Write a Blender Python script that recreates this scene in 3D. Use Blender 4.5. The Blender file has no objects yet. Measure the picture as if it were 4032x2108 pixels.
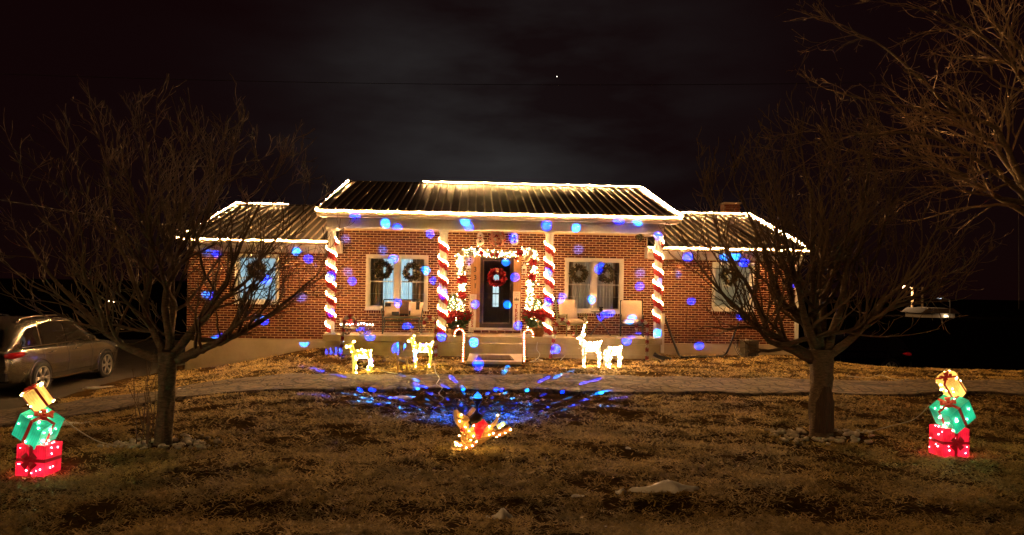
import bpy, math, random
import numpy as np
from mathutils import Vector, Matrix, Euler, Quaternion
random.seed(7)
rng = np.random.default_rng(7)
SC = bpy.context.scene
COL = SC.collection
R = math.radians
# ------------------------------------------------------------------ camera
FPX, PPX, PPY, CZ = 2900.0, 2016.0, 1125.0, 1.92      # focal length and principal point of the photograph (4032 px wide)
CAMR = (Matrix.Rotation(R(-3.0), 3, 'Z') @ Matrix.Rotation(R(90), 3, 'X') @ Matrix.Rotation(R(0.9), 3, 'Z'))
cd = bpy.data.cameras.new('camera'); cam = bpy.data.objects.new('camera', cd); COL.objects.link(cam)
cd.sensor_width = 36.0; cd.lens = 36.0 * FPX / 4032.0; cd.shift_y = (PPY - 1054.0) / 4032.0
cd.clip_start = 0.1; cd.clip_end = 20000.0
cam.matrix_world = Matrix.Translation((0, 0, CZ)) @ CAMR.to_4x4()
SC.camera = cam
# ------------------------------------------------------------------ night sky
wd = bpy.data.worlds.new('World'); SC.world = wd; wd.use_nodes = True
nt = wd.node_tree; nt.nodes.clear()
def wn(t, **k):
    n = nt.nodes.new(t)
    for a, b in k.items(): setattr(n, a, b)
    return n
wo = wn('ShaderNodeOutputWorld')
sky = wn('ShaderNodeTexSky', sky_type='NISHITA', sun_disc=False)
sky.sun_elevation = R(28); sky.sun_rotation = R(200)
bg1 = wn('ShaderNodeBackground'); bg1.inputs[1].default_value = 0.00003
nt.links.new(sky.outputs[0], bg1.inputs[0])
tc = wn('ShaderNodeTexCoord'); mp = wn('ShaderNodeMapping'); mp.inputs['Scale'].default_value = (1.0, 1.0, 3.2)
nz = wn('ShaderNodeTexNoise'); nz.inputs['Scale'].default_value = 3.0; nz.inputs['Detail'].default_value = 5.0; nz.inputs['Roughness'].default_value = 0.52
cr = wn('ShaderNodeValToRGB'); cr.color_ramp.elements[0].position = 0.36; cr.color_ramp.elements[1].position = 0.74
cr.color_ramp.elements[0].color = (0.10, 0.10, 0.10, 1); cr.color_ramp.elements[1].color = (1, 1, 1, 1)
dot = wn('ShaderNodeVectorMath', operation='DOT_PRODUCT'); dot.inputs[1].default_value = Vector((0.035, 1.0, 0.19)).normalized()
pw = wn('ShaderNodeMath', operation='POWER', use_clamp=True); pw.inputs[1].default_value = 38.0
ml = wn('ShaderNodeMath', operation='MULTIPLY')
mx = wn('ShaderNodeMix', data_type='RGBA'); mx.inputs[6].default_value = (0.0014, 0.00028, 0.00032, 1); mx.inputs[7].default_value = (0.0098, 0.0092, 0.0092, 1)
bg2 = wn('ShaderNodeBackground'); ad = wn('ShaderNodeAddShader')
L = nt.links.new
L(tc.outputs['Generated'], mp.inputs[0]); L(mp.outputs[0], nz.inputs[0]); L(nz.outputs[0], cr.inputs[0])
L(tc.outputs['Generated'], dot.inputs[0]); L(dot.outputs['Value'], pw.inputs[0])
L(pw.outputs[0], ml.inputs[0]); L(cr.outputs[0], ml.inputs[1]); L(ml.outputs[0], mx.inputs[0])
L(mx.outputs[2], bg2.inputs[0]); L(bg1.outputs[0], ad.inputs[0]); L(bg2.outputs[0], ad.inputs[1]); L(ad.outputs[0], wo.inputs[0])
# ------------------------------------------------------------------ the one dim directional light (glow of the town and street behind the camera)
sd = bpy.data.lights.new('night_glow', 'SUN'); sd.energy = 0.175; sd.angle = R(18); sd.color = (1.0, 0.54, 0.20)
so = bpy.data.objects.new('night_glow', sd); COL.objects.link(so)
so.rotation_euler = Vector((0.72, 0.55, -0.36)).to_track_quat('-Z', 'Y').to_euler()
vs = SC.view_settings
vs.view_transform = 'Standard'; vs.look = 'None'; vs.exposure = 1.75; vs.gamma = 1.0; vs.use_curve_mapping = False
SC.render.engine = 'CYCLES'
SC.cycles.use_denoising = True
SC.cycles.max_bounces = 5; SC.cycles.diffuse_bounces = 2; SC.cycles.glossy_bounces = 2; SC.cycles.transmission_bounces = 3; SC.cycles.transparent_max_bounces = 12
SC.cycles.sample_clamp_indirect = 3.0
SC.cycles.caustics_reflective = False; SC.cycles.caustics_refractive = False
SC.cycles.use_light_tree = True
SC.cycles.denoising_prefilter = 'ACCURATE'

# ------------------------------------------------------------------ geometry of the view: pixel of the photograph -> point of the place
def ray(px, py):
    return CAMR @ Vector(((px - PPX) / FPX, -(py - PPY) / FPX, -1.0))
def atY(px, py, Y):
    d = ray(px, py); d = d * (Y / d.y); return Vector((d.x, d.y, d.z + CZ))
def at2(x, y, Y):
    return atY(x * 1.56522, y * 1.56522, Y)
def sm(t): t = min(1.0, max(0.0, t)); return t * t * (3 - 2 * t)
def gz(x, y):
    z = -0.80 * sm((-3.0 - x) / 7.5) * sm((y - 5.5) / 8.0)
    z += 0.16 * math.exp(-((x + 4.2) / 1.3) ** 2) * sm((y - 19.3) / 1.5)
    z -= min(1.9, 0.10 * max(0.0, y - 18.2 + 0.25 * max(0, x - 10))) * sm((x - 9.4) / 1.6)
    z -= 0.06 * sm((6.75 + 0.012 * x + 0.10 * math.sin(x * 1.1) - y) / 0.55)
    z += 0.035 * math.exp(-((y - 5.75 - 0.08 * math.sin(x * 0.8)) / 0.28) ** 2)
    z += 0.022 * math.sin(x * 0.9 + 0.4 * y) * math.sin(y * 1.3 + 0.3 * x) + 0.012 * math.sin(x * 3.1 + y) * math.sin(y * 3.7 - x * 0.6)
    if 3 < y < 24: z += 0.020 * math.sin(x * 1.7 + 1.4 * math.sin(y * 1.3)) * math.sin(y * 4.3 + 1.1 * math.sin(x * 0.9)) * sm((19 - y) / 2)
    if y > 60: z -= 0.008 * (y - 60) * sm((x - 5) / 40.0)
    return z
def ground(px, py):
    d = ray(px, py); t = 3.0
    p = None
    while t < 80:
        p = Vector((0, 0, CZ)) + d * t
        if p.z < gz(p.x, p.y): break
        t += 0.02
    return Vector((p.x, p.y, gz(p.x, p.y)))
def ground2(x, y): return ground(x * 1.56522, y * 1.56522)

# ------------------------------------------------------------------ materials
MATS = {}
def newmat(name):
    m = bpy.data.materials.new(name); m.use_nodes = True; n = m.node_tree; n.nodes.clear()
    o = n.nodes.new('ShaderNodeOutputMaterial'); return m, n, o
def M(name, col=None, rough=0.6, metal=0.0, var=0.18, scale=14.0, bump=0.0, bscale=None, emit=0.0, ecol=None, spec=0.5, col2=None, stretch=(1, 1, 1), detail=4.0, trans=0.0, coat=0.0):
    if name in MATS: return MATS[name]
    m, n, o = newmat(name)
    p = n.nodes.new('ShaderNodeBsdfPrincipled'); n.links.new(p.outputs[0], o.inputs[0])
    p.inputs['Roughness'].default_value = rough; p.inputs['Metallic'].default_value = metal
    p.inputs['Specular IOR Level'].default_value = spec; p.inputs['Coat Weight'].default_value = coat
    t = n.nodes.new('ShaderNodeTexCoord'); mp = n.nodes.new('ShaderNodeMapping'); mp.inputs['Scale'].default_value = stretch
    n.links.new(t.outputs['Object'], mp.inputs[0])
    z = n.nodes.new('ShaderNodeTexNoise'); z.inputs['Scale'].default_value = scale; z.inputs['Detail'].default_value = detail; z.inputs['Roughness'].default_value = 0.6
    n.links.new(mp.outputs[0], z.inputs[0])
    c = n.nodes.new('ShaderNodeValToRGB'); c.color_ramp.elements[0].position = 0.3; c.color_ramp.elements[1].position = 0.7
    if col2 is None:
        a = tuple(v * (1 - var) for v in col); b = tuple(min(1, v * (1 + var)) for v in col)
    else: a, b = col, col2
    c.color_ramp.elements[0].color = (*a, 1); c.color_ramp.elements[1].color = (*b, 1)
    n.links.new(z.outputs[0], c.inputs[0]); n.links.new(c.outputs[0], p.inputs['Base Color'])
    if bump:
        z2 = n.nodes.new('ShaderNodeTexNoise'); z2.inputs['Scale'].default_value = bscale or scale * 3; z2.inputs['Detail'].default_value = 3
        n.links.new(mp.outputs[0], z2.inputs[0])
        b_ = n.nodes.new('ShaderNodeBump'); b_.inputs['Strength'].default_value = bump; b_.inputs['Distance'].default_value = 0.02
        n.links.new(z2.outputs[0], b_.inputs['Height']); n.links.new(b_.outputs[0], p.inputs['Normal'])
    if emit:
        p.inputs['Emission Color'].default_value = (*(ecol or col), 1)
        mu = n.nodes.new('ShaderNodeMath'); mu.operation = 'MULTIPLY_ADD'; mu.inputs[1].default_value = emit * 0.38; mu.inputs[2].default_value = emit * 0.16
        n.links.new(z.outputs[0], mu.inputs[0]); n.links.new(mu.outputs[0], p.inputs['Emission Strength'])
    MATS[name] = m; return m
def EM(name, col, strength):
    if name in MATS: return MATS[name]
    m, n, o = newmat(name)
    e = n.nodes.new('ShaderNodeEmission'); e.inputs[0].default_value = (*col, 1); e.inputs[1].default_value = strength
    n.links.new(e.outputs[0], o.inputs[0]); MATS[name] = m; return m
def glass_mat():
    m, n, o = newmat('window_glass')
    tr = n.nodes.new('ShaderNodeBsdfTransparent'); gl = n.nodes.new('ShaderNodeBsdfGlossy'); gl.inputs['Roughness'].default_value = 0.03
    mxs = n.nodes.new('ShaderNodeMixShader'); fr = n.nodes.new('ShaderNodeFresnel'); fr.inputs[0].default_value = 1.45
    tr.inputs[0].default_value = (0.86, 0.88, 0.88, 1)
    n.links.new(fr.outputs[0], mxs.inputs[0]); n.links.new(tr.outputs[0], mxs.inputs[1]); n.links.new(gl.outputs[0], mxs.inputs[2]); n.links.new(mxs.outputs[0], o.inputs[0])
    return m
GLASS = glass_mat()
BULB_W = (1.0, 0.52, 0.18)
B_ROOF = EM('bulb_roofline', BULB_W, 1150); B_DIM = EM('bulb_back', BULB_W, 7)
B_WRAP = EM('bulb_column', (1.0, 0.50, 0.19), 70)
B_GARL = EM('bulb_garland', (1.0, 0.56, 0.23), 30)
B_MINI = EM('bulb_mini', (1.0, 0.72, 0.30), 26)
B_DEER = EM('bulb_deer', (1.0, 0.70, 0.12), 110)
B_COOL = EM('bulb_deer_cool', (1.0, 0.62, 0.28), 130)
B_GIFT_W = EM('bulb_gift_warm', (1.0, 0.66, 0.24), 16)
B_GIFT_G = EM('bulb_gift_green', (0.30, 1.0, 0.55), 70)
B_GIFT_R = EM('bulb_gift_red', (1.0, 0.12, 0.16), 45)
B_WAGON = EM('bulb_wagon', (1.0, 0.86, 0.68), 22)
WHITE = M('white_paint', (0.72, 0.69, 0.63), 0.45, var=0.06, scale=6, bump=0.05)
VINYL = M('white_vinyl', (0.70, 0.64, 0.58), 0.5, var=0.07, scale=5)
MORTAR = M('mortar', (0.76, 0.58, 0.36), 0.95, var=0.15, scale=9, bump=0.4, bscale=80)
BLACKM = M('black_metal', (0.015, 0.015, 0.017), 0.45, var=0.3)
CONC = M('concrete', (0.34, 0.26, 0.16), 0.9, scale=2.3, col2=(0.50, 0.39, 0.25), bump=0.35, bscale=30, detail=8)
FOUND = M('foundation_parging', (0.40, 0.31, 0.21), 0.92, scale=1.6, col2=(0.52, 0.42, 0.29), bump=0.25, bscale=25, detail=8)
STRAW = M('straw', (0.62, 0.42, 0.105), 0.8, scale=24, col2=(0.16, 0.095, 0.022), detail=3)
def patchy(m, olive, sc=0.9):                                # slow drift of tone over the lawn
    n = m.node_tree; p = next(q for q in n.nodes if q.type == 'BSDF_PRINCIPLED'); src = p.inputs['Base Color'].links[0].from_socket
    t = n.nodes.new('ShaderNodeTexCoord'); z = n.nodes.new('ShaderNodeTexNoise'); z.inputs['Scale'].default_value = sc; z.inputs['Detail'].default_value = 5; z.inputs['Roughness'].default_value = 0.65
    n.links.new(t.outputs['Object'], z.inputs[0]); r = n.nodes.new('ShaderNodeMapRange'); r.inputs[1].default_value = 0.46; r.inputs[2].default_value = 0.64; r.inputs[4].default_value = 0.85
    x = n.nodes.new('ShaderNodeMix'); x.data_type = 'RGBA'; x.inputs[7].default_value = (*olive, 1); n.links.new(z.outputs[0], r.inputs[0]); n.links.new(r.outputs[0], x.inputs[0]); n.links.new(src, x.inputs[6]); n.links.new(x.outputs[2], p.inputs['Base Color'])
patchy(STRAW, (0.15, 0.105, 0.020))
SNOW = M('old_snow', (0.88, 0.86, 0.82), 0.7, var=0.12, scale=9, bump=0.5, bscale=22)
WIREG = M('white_cable', (0.62, 0.60, 0.54), 0.6, var=0.05)
BARK = M('bark', (0.050, 0.034, 0.021), 0.9, scale=16, col2=(0.17, 0.115, 0.068), bump=0.9, bscale=34, stretch=(1, 1, 3.2), detail=6)
TWIG = M('twig_bark', (0.112, 0.074, 0.042), 0.85, var=0.35, scale=8)

# ------------------------------------------------------------------ mesh helpers
class MB:
    def __init__(s): s.v = []; s.f = []
    def add(s, vs, fs):
        b = len(s.v); s.v += [tuple(q) for q in vs]; s.f += [tuple(i + b for i in q) for q in fs]
    def box(s, c, d, rot=None, taper=1.0):
        x, y, z = (k / 2 for k in d)
        vs = [Vector((a * x * (taper if e > 0 else 1), b * y * (taper if e > 0 else 1), e * z)) for e in (-1, 1) for a, b in ((-1, -1), (1, -1), (1, 1), (-1, 1))]
        if rot is not None:
            q = Euler(rot).to_matrix(); vs = [q @ k for k in vs]
        s.add([k + Vector(c) for k in vs], [(3, 2, 1, 0), (4, 5, 6, 7), (0, 1, 5, 4), (1, 2, 6, 5), (2, 3, 7, 6), (3, 0, 4, 7)]); return s
    def span(s, a, b):
        return s.box([(p + q) / 2 for p, q in zip(a, b)], [abs(q - p) for p, q in zip(a, b)])
    def bar(s, a, b, w, h=None):
        a, b = Vector(a), Vector(b); h = h or w; d = (b - a); l = d.length
        q = d.to_track_quat('Z', 'Y').to_matrix()
        vs = [q @ Vector((i * w / 2, j * h / 2, e)) + a for e in (0, l) for i, j in ((-1, -1), (1, -1), (1, 1), (-1, 1))]
        s.add(vs, [(3, 2, 1, 0), (4, 5, 6, 7), (0, 1, 5, 4), (1, 2, 6, 5), (2, 3, 7, 6), (3, 0, 4, 7)]); return s
    def tube(s, pts, rad, n=6, cap=True, flat=1.0):
        pts = [Vector(p) for p in pts]; k = len(pts)
        if not hasattr(rad, '__len__'): rad = [rad] * k
        b = len(s.v); up = Vector((0, 0, 1)); u = None
        for i, p in enumerate(pts):
            d = (pts[min(i + 1, k - 1)] - pts[max(i - 1, 0)])
            if d.length < 1e-9: d = Vector((0, 0, 1))
            d.normalize()
            if u is None:
                u = d.cross(Vector((0, 1, 0)) if abs(d.y) < 0.9 else Vector((1, 0, 0))).normalized()
            else:
                u = (u - d * u.dot(d))
                u = u.normalized() if u.length > 1e-6 else d.orthogonal().normalized()
            w = d.cross(u)
            for j in range(n):
                a = 2 * math.pi * j / n
                q = p + (u * math.cos(a) + w * math.sin(a) * flat) * rad[i]
                s.v.append((q.x, q.y, q.z))
        for i in range(k - 1):
            for j in range(n):
                j2 = (j + 1) % n
                s.f.append((b + i * n + j, b + i * n + j2, b + (i + 1) * n + j2, b + (i + 1) * n + j))
        if cap:
            s.f.append(tuple(b + j for j in range(n - 1, -1, -1))); s.f.append(tuple(b + (k - 1) * n + j for j in range(n)))
        return s
    def ball(s, c, r, n=8, m=5, sc=(1, 1, 1), rot=None):
        q = Euler(rot).to_matrix() if rot is not None else None
        vs = [Vector((0, 0, -1))]
        for i in range(1, m):
            t = math.pi * i / m
            for j in range(n):
                a = 2 * math.pi * j / n
                vs.append(Vector((math.sin(t) * math.cos(a), math.sin(t) * math.sin(a), -math.cos(t))))
        vs.append(Vector((0, 0, 1)))
        fs = [(0, 1 + (j + 1) % n, 1 + j) for j in range(n)]
        for i in range(m - 2):
            for j in range(n):
                a = 1 + i * n; fs.append((a + j, a + (j + 1) % n, a + n + (j + 1) % n, a + n + j))
        e = len(vs) - 1; a = 1 + (m - 2) * n
        fs += [(a + j, a + (j + 1) % n, e) for j in range(n)]
        o = []
        for k in vs:
            k = Vector((k.x * r * sc[0], k.y * r * sc[1], k.z * r * sc[2]))
            if q: k = q @ k
            o.append(k + Vector(c))
        s.add(o, fs); return s
    def octa(s, c, r):
        x, y, z = c
        s.add([(x - r, y, z), (x + r, y, z), (x, y - r, z), (x, y + r, z), (x, y, z - r), (x, y, z + r)],
              [(0, 2, 5), (2, 1, 5), (1, 3, 5), (3, 0, 5), (2, 0, 4), (1, 2, 4), (3, 1, 4), (0, 3, 4)]); return s
    def led(s, c, r, d):                                      # bulb that throws its light away from what it is fixed to
        b = len(s.f); s.octa(c, r); s.mi = getattr(s, 'mi', [])
        for f_ in s.f[b:]:
            p, q, t = (Vector(s.v[i]) for i in f_); s.mi.append(0 if (q - p).cross(t - p).normalized().dot(d) > 0.1 else 1)
        return s
    def build_led(s, mat, parent):
        o = s.build('bulbs', mat, parent, kind='stuff'); o.data.materials.append(B_DIM); o.data.polygons.foreach_set('material_index', s.mi); return o
    def lathe(s, prof, n=16, c=(0, 0, 0), cap=True):
        b = len(s.v); k = len(prof)
        for r, z in prof:
            for j in range(n):
                a = 2 * math.pi * j / n; s.v.append((c[0] + r * math.cos(a), c[1] + r * math.sin(a), c[2] + z))
        for i in range(k - 1):
            for j in range(n):
                j2 = (j + 1) % n; s.f.append((b + i * n + j, b + i * n + j2, b + (i + 1) * n + j2, b + (i + 1) * n + j))
        if cap:
            s.f.append(tuple(b + j for j in range(n - 1, -1, -1))); s.f.append(tuple(b + (k - 1) * n + j for j in range(n)))
        return s
    def prism(s, poly, a, b, axis='y'):
        n = len(poly)
        def mk(p, t): return (p[0], t, p[1]) if axis == 'y' else (t, p[0], p[1]) if axis == 'x' else (p[0], p[1], t)
        s.add([mk(p, a) for p in poly] + [mk(p, b) for p in poly],
              [tuple(range(n)), tuple(range(2 * n - 1, n - 1, -1))] + [(i, n + i, n + (i + 1) % n, (i + 1) % n) for i in range(n)]); return s
    def leaf(s, c, d, l, w, nrm=None):
        d = Vector(d).normalized(); c = Vector(c)
        sd_ = d.cross(nrm or Vector((random.uniform(-1, 1), random.uniform(-1, 1), random.uniform(-1, 1))))
        if sd_.length < 1e-4: sd_ = d.orthogonal()
        sd_.normalize(); k = d.cross(sd_) * (l * 0.12)
        s.add([c, c + d * l * 0.5 + sd_ * w + k, c + d * l, c + d * l * 0.5 - sd_ * w + k], [(0, 1, 2), (0, 2, 3)]); return s
    def mesh(s, name, mat, smooth=False):
        me = bpy.data.meshes.new(name); me.from_pydata(s.v, [], s.f); me.update()
        if mat: me.materials.append(mat)
        if smooth: me.polygons.foreach_set('use_smooth', [True] * len(me.polygons))
        return me
    def build(s, name, mat, parent=None, smooth=False, kind=None, label=None):
        return ob(name, s.mesh(name, mat, smooth), parent, kind, label)
def ob(name, data, parent=None, kind=None, label=None, loc=None, rot=None):
    o = bpy.data.objects.new(name, data); COL.objects.link(o)
    if parent: o.parent = parent
    if kind: o['kind'] = kind
    if label: o['label'] = label
    if loc is not None: o.location = loc
    if rot is not None: o.rotation_euler = rot
    return o
def thing(name, label, cat, loc=(0, 0, 0), rot=(0, 0, 0), group=None, scale=1.0):
    o = ob(name, None, loc=loc, rot=rot); o.empty_display_size = 0.1; o.scale = (scale,) * 3
    o['label'] = label; o['category'] = cat
    if group: o['group'] = group
    return o
def tag(o, label, cat, group=None):
    o['label'] = label; o['category'] = cat
    if group: o['group'] = group
    return o
def text(body, size, mat, parent, loc, rot=(R(90), 0, 0), name='lettering', bold=0.0, sx=1.0):
    cu = bpy.data.curves.new(name, 'FONT'); cu.body = body; cu.size = size; cu.align_x = 'CENTER'; cu.align_y = 'CENTER'; cu.extrude = 0.002; cu.offset = bold; cu.resolution_u = 3
    t = bpy.data.objects.new(name, cu); COL.objects.link(t)
    bpy.context.view_layer.update()
    me = bpy.data.meshes.new_from_object(t.evaluated_get(bpy.context.evaluated_depsgraph_get()))
    bpy.data.objects.remove(t); bpy.data.curves.remove(cu)
    me.materials.clear(); me.materials.append(mat)
    o = ob(name, me, parent, loc=loc, rot=rot); o.scale = (sx, 1, 1); return o
def jit(a): return random.uniform(-a, a)
def lerp(a, b, t): return Vector(a) * (1 - t) + Vector(b) * t
def cat_rom(pts, n):
    pts = [Vector(p) for p in pts]; P = [pts[0]] + pts + [pts[-1]]; o = []
    for i in range(1, len(P) - 2):
        for k in range(n):
            t = k / n; a, b, c, d = P[i - 1], P[i], P[i + 1], P[i + 2]
            o.append(0.5 * ((2 * b) + (c - a) * t + (2 * a - 5 * b + 4 * c - d) * t * t + (3 * b - a - 3 * c + d) * t ** 3))
    o.append(pts[-1]); return o
# ================================================================== SETTING: terrain, driveway, grass
def axis(lo, hi, fine, far_lo, far_hi, g=1.35):
    a = list(np.arange(lo, hi + 1e-6, fine)); st = fine; x = hi
    while x < far_hi: st *= g; x += st; a.append(min(x, far_hi))
    st = fine; x = lo; pre = []
    while x > far_lo: st *= g; x -= st; pre.append(max(x, far_lo))
    return pre[::-1] + a
def sheet(xs, ys, zf):
    vs = [(x, y, zf(x, y)) for y in ys for x in xs]; n = len(xs)
    fs = [(j * n + i, j * n + i + 1, (j + 1) * n + i + 1, (j + 1) * n + i) for j in range(len(ys) - 1) for i in range(n - 1)]
    return vs, fs
LAWN = M('lawn_soil', (0.022, 0.013, 0.005), 0.95, scale=2.2, col2=(0.085, 0.050, 0.017), bump=1.0, bscale=26, detail=9, spec=0.0)
g = MB(); g.v, g.f = sheet(axis(-14, 14, 0.2, -1500, 1500), axis(3.5, 24, 0.2, -60, 2500), gz)
def darken_far_ground(m):                                          # night darkness put into the ground colour beyond the yard
    n = m.node_tree; p = next(q for q in n.nodes if q.type == 'BSDF_PRINCIPLED'); src = p.inputs['Base Color'].links[0].from_socket
    g_ = n.nodes.new('ShaderNodeNewGeometry'); sp = n.nodes.new('ShaderNodeSeparateXYZ'); n.links.new(g_.outputs['Position'], sp.inputs[0])
    def mr(o, a, b):
        r = n.nodes.new('ShaderNodeMapRange'); r.inputs[1].default_value = a; r.inputs[2].default_value = b; n.links.new(o, r.inputs[0]); return r.outputs[0]
    a = n.nodes.new('ShaderNodeMath'); a.operation = 'MAXIMUM'; n.links.new(mr(sp.outputs[0], 12.0, 14.5), a.inputs[0]); n.links.new(mr(sp.outputs[0], -11.0, -13.0), a.inputs[1])
    b = n.nodes.new('ShaderNodeMath'); b.operation = 'MAXIMUM'; n.links.new(a.outputs[0], b.inputs[0]); n.links.new(mr(sp.outputs[1], 22.0, 25.0), b.inputs[1])
    mx_ = n.nodes.new('ShaderNodeMix'); mx_.data_type = 'RGBA'; mx_.inputs[7].default_value = (0.0045, 0.003, 0.0022, 1); n.links.new(b.outputs[0], mx_.inputs[0]); n.links.new(src, mx_.inputs[6]); n.links.new(mx_.outputs[2], p.inputs['Base Color'])
darken_far_ground(LAWN)
ob('ground', g.mesh('ground', LAWN, True), kind='structure')
# asphalt driveway: raised sheet with a broken near edge
def drv_near(x): return 13.15 - 0.9 * sm((-3.5 - x) / 4.5) + 0.07 * math.sin(x * 2.3) + 0.05 * math.sin(x * 5.9 + 1) + 0.03 * math.sin(x * 13)
def drv_far(x): return 15.75 - 0.25 * sm((x - 4) / 4) - 0.3 * sm((-3.5 - x) / 4) + 0.10 * math.sin(x * 1.7 + 2) + 0.06 * math.sin(x * 6.1) + 0.03 * math.sin(x * 17)
def asphalt_mat():
    m, n, o = newmat('cracked_asphalt'); p = n.nodes.new('ShaderNodeBsdfPrincipled'); p.inputs['Roughness'].default_value = 0.9
    t = n.nodes.new('ShaderNodeTexCoord')
    z0 = n.nodes.new('ShaderNodeTexNoise'); z0.inputs['Scale'].default_value = 2.2; z0.inputs['Detail'].default_value = 3
    mxv = n.nodes.new('ShaderNodeMix'); mxv.data_type = 'VECTOR'; mxv.inputs[0].default_value = 0.16
    n.links.new(t.outputs['Object'], z0.inputs[0]); n.links.new(t.outputs['Object'], mxv.inputs[4]); n.links.new(z0.outputs['Color'], mxv.inputs[5])
    def crk(sc, w):
        v = n.nodes.new('ShaderNodeTexVoronoi'); v.feature = 'DISTANCE_TO_EDGE'; v.inputs['Scale'].default_value = sc
        n.links.new(mxv.outputs[1], v.inputs[0])
        r = n.nodes.new('ShaderNodeMapRange'); r.inputs[1].default_value = 0.0; r.inputs[2].default_value = w
        n.links.new(v.outputs['Distance'], r.inputs[0]); return r
    c1, c2 = crk(1.9, 0.06), crk(6.2, 0.09)
    mn = n.nodes.new('ShaderNodeMath'); mn.operation = 'MULTIPLY'; n.links.new(c1.outputs[0], mn.inputs[0])
    k = n.nodes.new('ShaderNodeMapRange'); k.inputs[3].default_value = 0.15; n.links.new(c2.outputs[0], k.inputs[0]); n.links.new(k.outputs[0], mn.inputs[1])
    z = n.nodes.new('ShaderNodeTexNoise'); z.inputs['Scale'].default_value = 3.1; z.inputs['Detail'].default_value = 10; z.inputs['Roughness'].default_value = 0.75
    n.links.new(t.outputs['Object'], z.inputs[0])
    cr_ = n.nodes.new('ShaderNodeValToRGB'); cr_.color_ramp.elements[0].position = 0.3; cr_.color_ramp.elements[1].position = 0.72
    cr_.color_ramp.elements[0].color = (0.065, 0.043, 0.024, 1); cr_.color_ramp.elements[1].color = (0.185, 0.128, 0.075, 1)
    n.links.new(z.outputs[0], cr_.inputs[0])
    mc = n.nodes.new('ShaderNodeMix'); mc.data_type = 'RGBA'; mc.inputs[6].default_value = (0.018, 0.014, 0.009, 1)
    n.links.new(mn.outputs[0], mc.inputs[0]); n.links.new(cr_.outputs[0], mc.inputs[7]); n.links.new(mc.outputs[2], p.inputs['Base Color'])
    z3 = n.nodes.new('ShaderNodeTexNoise'); z3.inputs['Scale'].default_value = 60; n.links.new(t.outputs['Object'], z3.inputs[0])
    ma = n.nodes.new('ShaderNodeMath'); ma.operation = 'MULTIPLY_ADD'; ma.inputs[1].default_value = 0.25
    n.links.new(z3.outputs[0], ma.inputs[0]); n.links.new(mn.outputs[0], ma.inputs[2])
    b = n.nodes.new('ShaderNodeBump'); b.inputs['Strength'].default_value = 0.8; b.inputs['Distance'].default_value = 0.02
    n.links.new(ma.outputs[0], b.inputs['Height']); n.links.new(b.outputs[0], p.inputs['Normal'])
    n.links.new(p.outputs[0], o.inputs[0]); return m
ASPH = asphalt_mat()
PADM = M('pad_asphalt', (0.022, 0.017, 0.013), 0.85, scale=3, col2=(0.05, 0.04, 0.03), bump=0.5, bscale=50, detail=8)
d = MB(); xs = list(np.arange(-16, 22.01, 0.12)); NV = 22
for x in xs:
    y0, y1 = drv_near(x), drv_far(x)
    d.v.append((x, y0 - 0.02, gz(x, y0) - 0.05))
    for k in range(NV):
        y = y0 + (y1 - y0) * k / (NV - 1)
        e = min(1, k / 1.5, (NV - 1 - k) / 1.5)
        d.v.append((x, y, gz(x, y) + 0.012 + 0.032 * (1 - k / (NV - 1)) ** 2 + 0.012 * e))
    d.v.append((x, y1 + 0.02, gz(x, y1) - 0.05))
n_ = NV + 2
for i in range(len(xs) - 1):
    for k in range(n_ - 1): d.f.append((i * n_ + k, (i + 1) * n_ + k, (i + 1) * n_ + k + 1, i * n_ + k + 1))
ob('driveway', d.mesh('driveway', ASPH, True), kind='structure')
def pad_right(y): return -8.75 + 0.25 * math.sin(y * 0.9) - 0.4 * sm((19 - y) / 3)
d = MB()
for j, y in enumerate(np.arange(15.0, 34.01, 0.3)):
    for k in range(12):
        x = -16 + (pad_right(y) + 16) * k / 11
        d.v.append((x, y, gz(x, y) + (0.03 if k < 11 else -0.03)))
nj = len(d.v) // 12
for j in range(nj - 1):
    for k in range(11): d.f.append((j * 12 + k, j * 12 + k + 1, (j + 1) * 12 + k + 1, (j + 1) * 12 + k))
ob('parking_pad', d.mesh('parking_pad', PADM, True), kind='structure')
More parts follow.
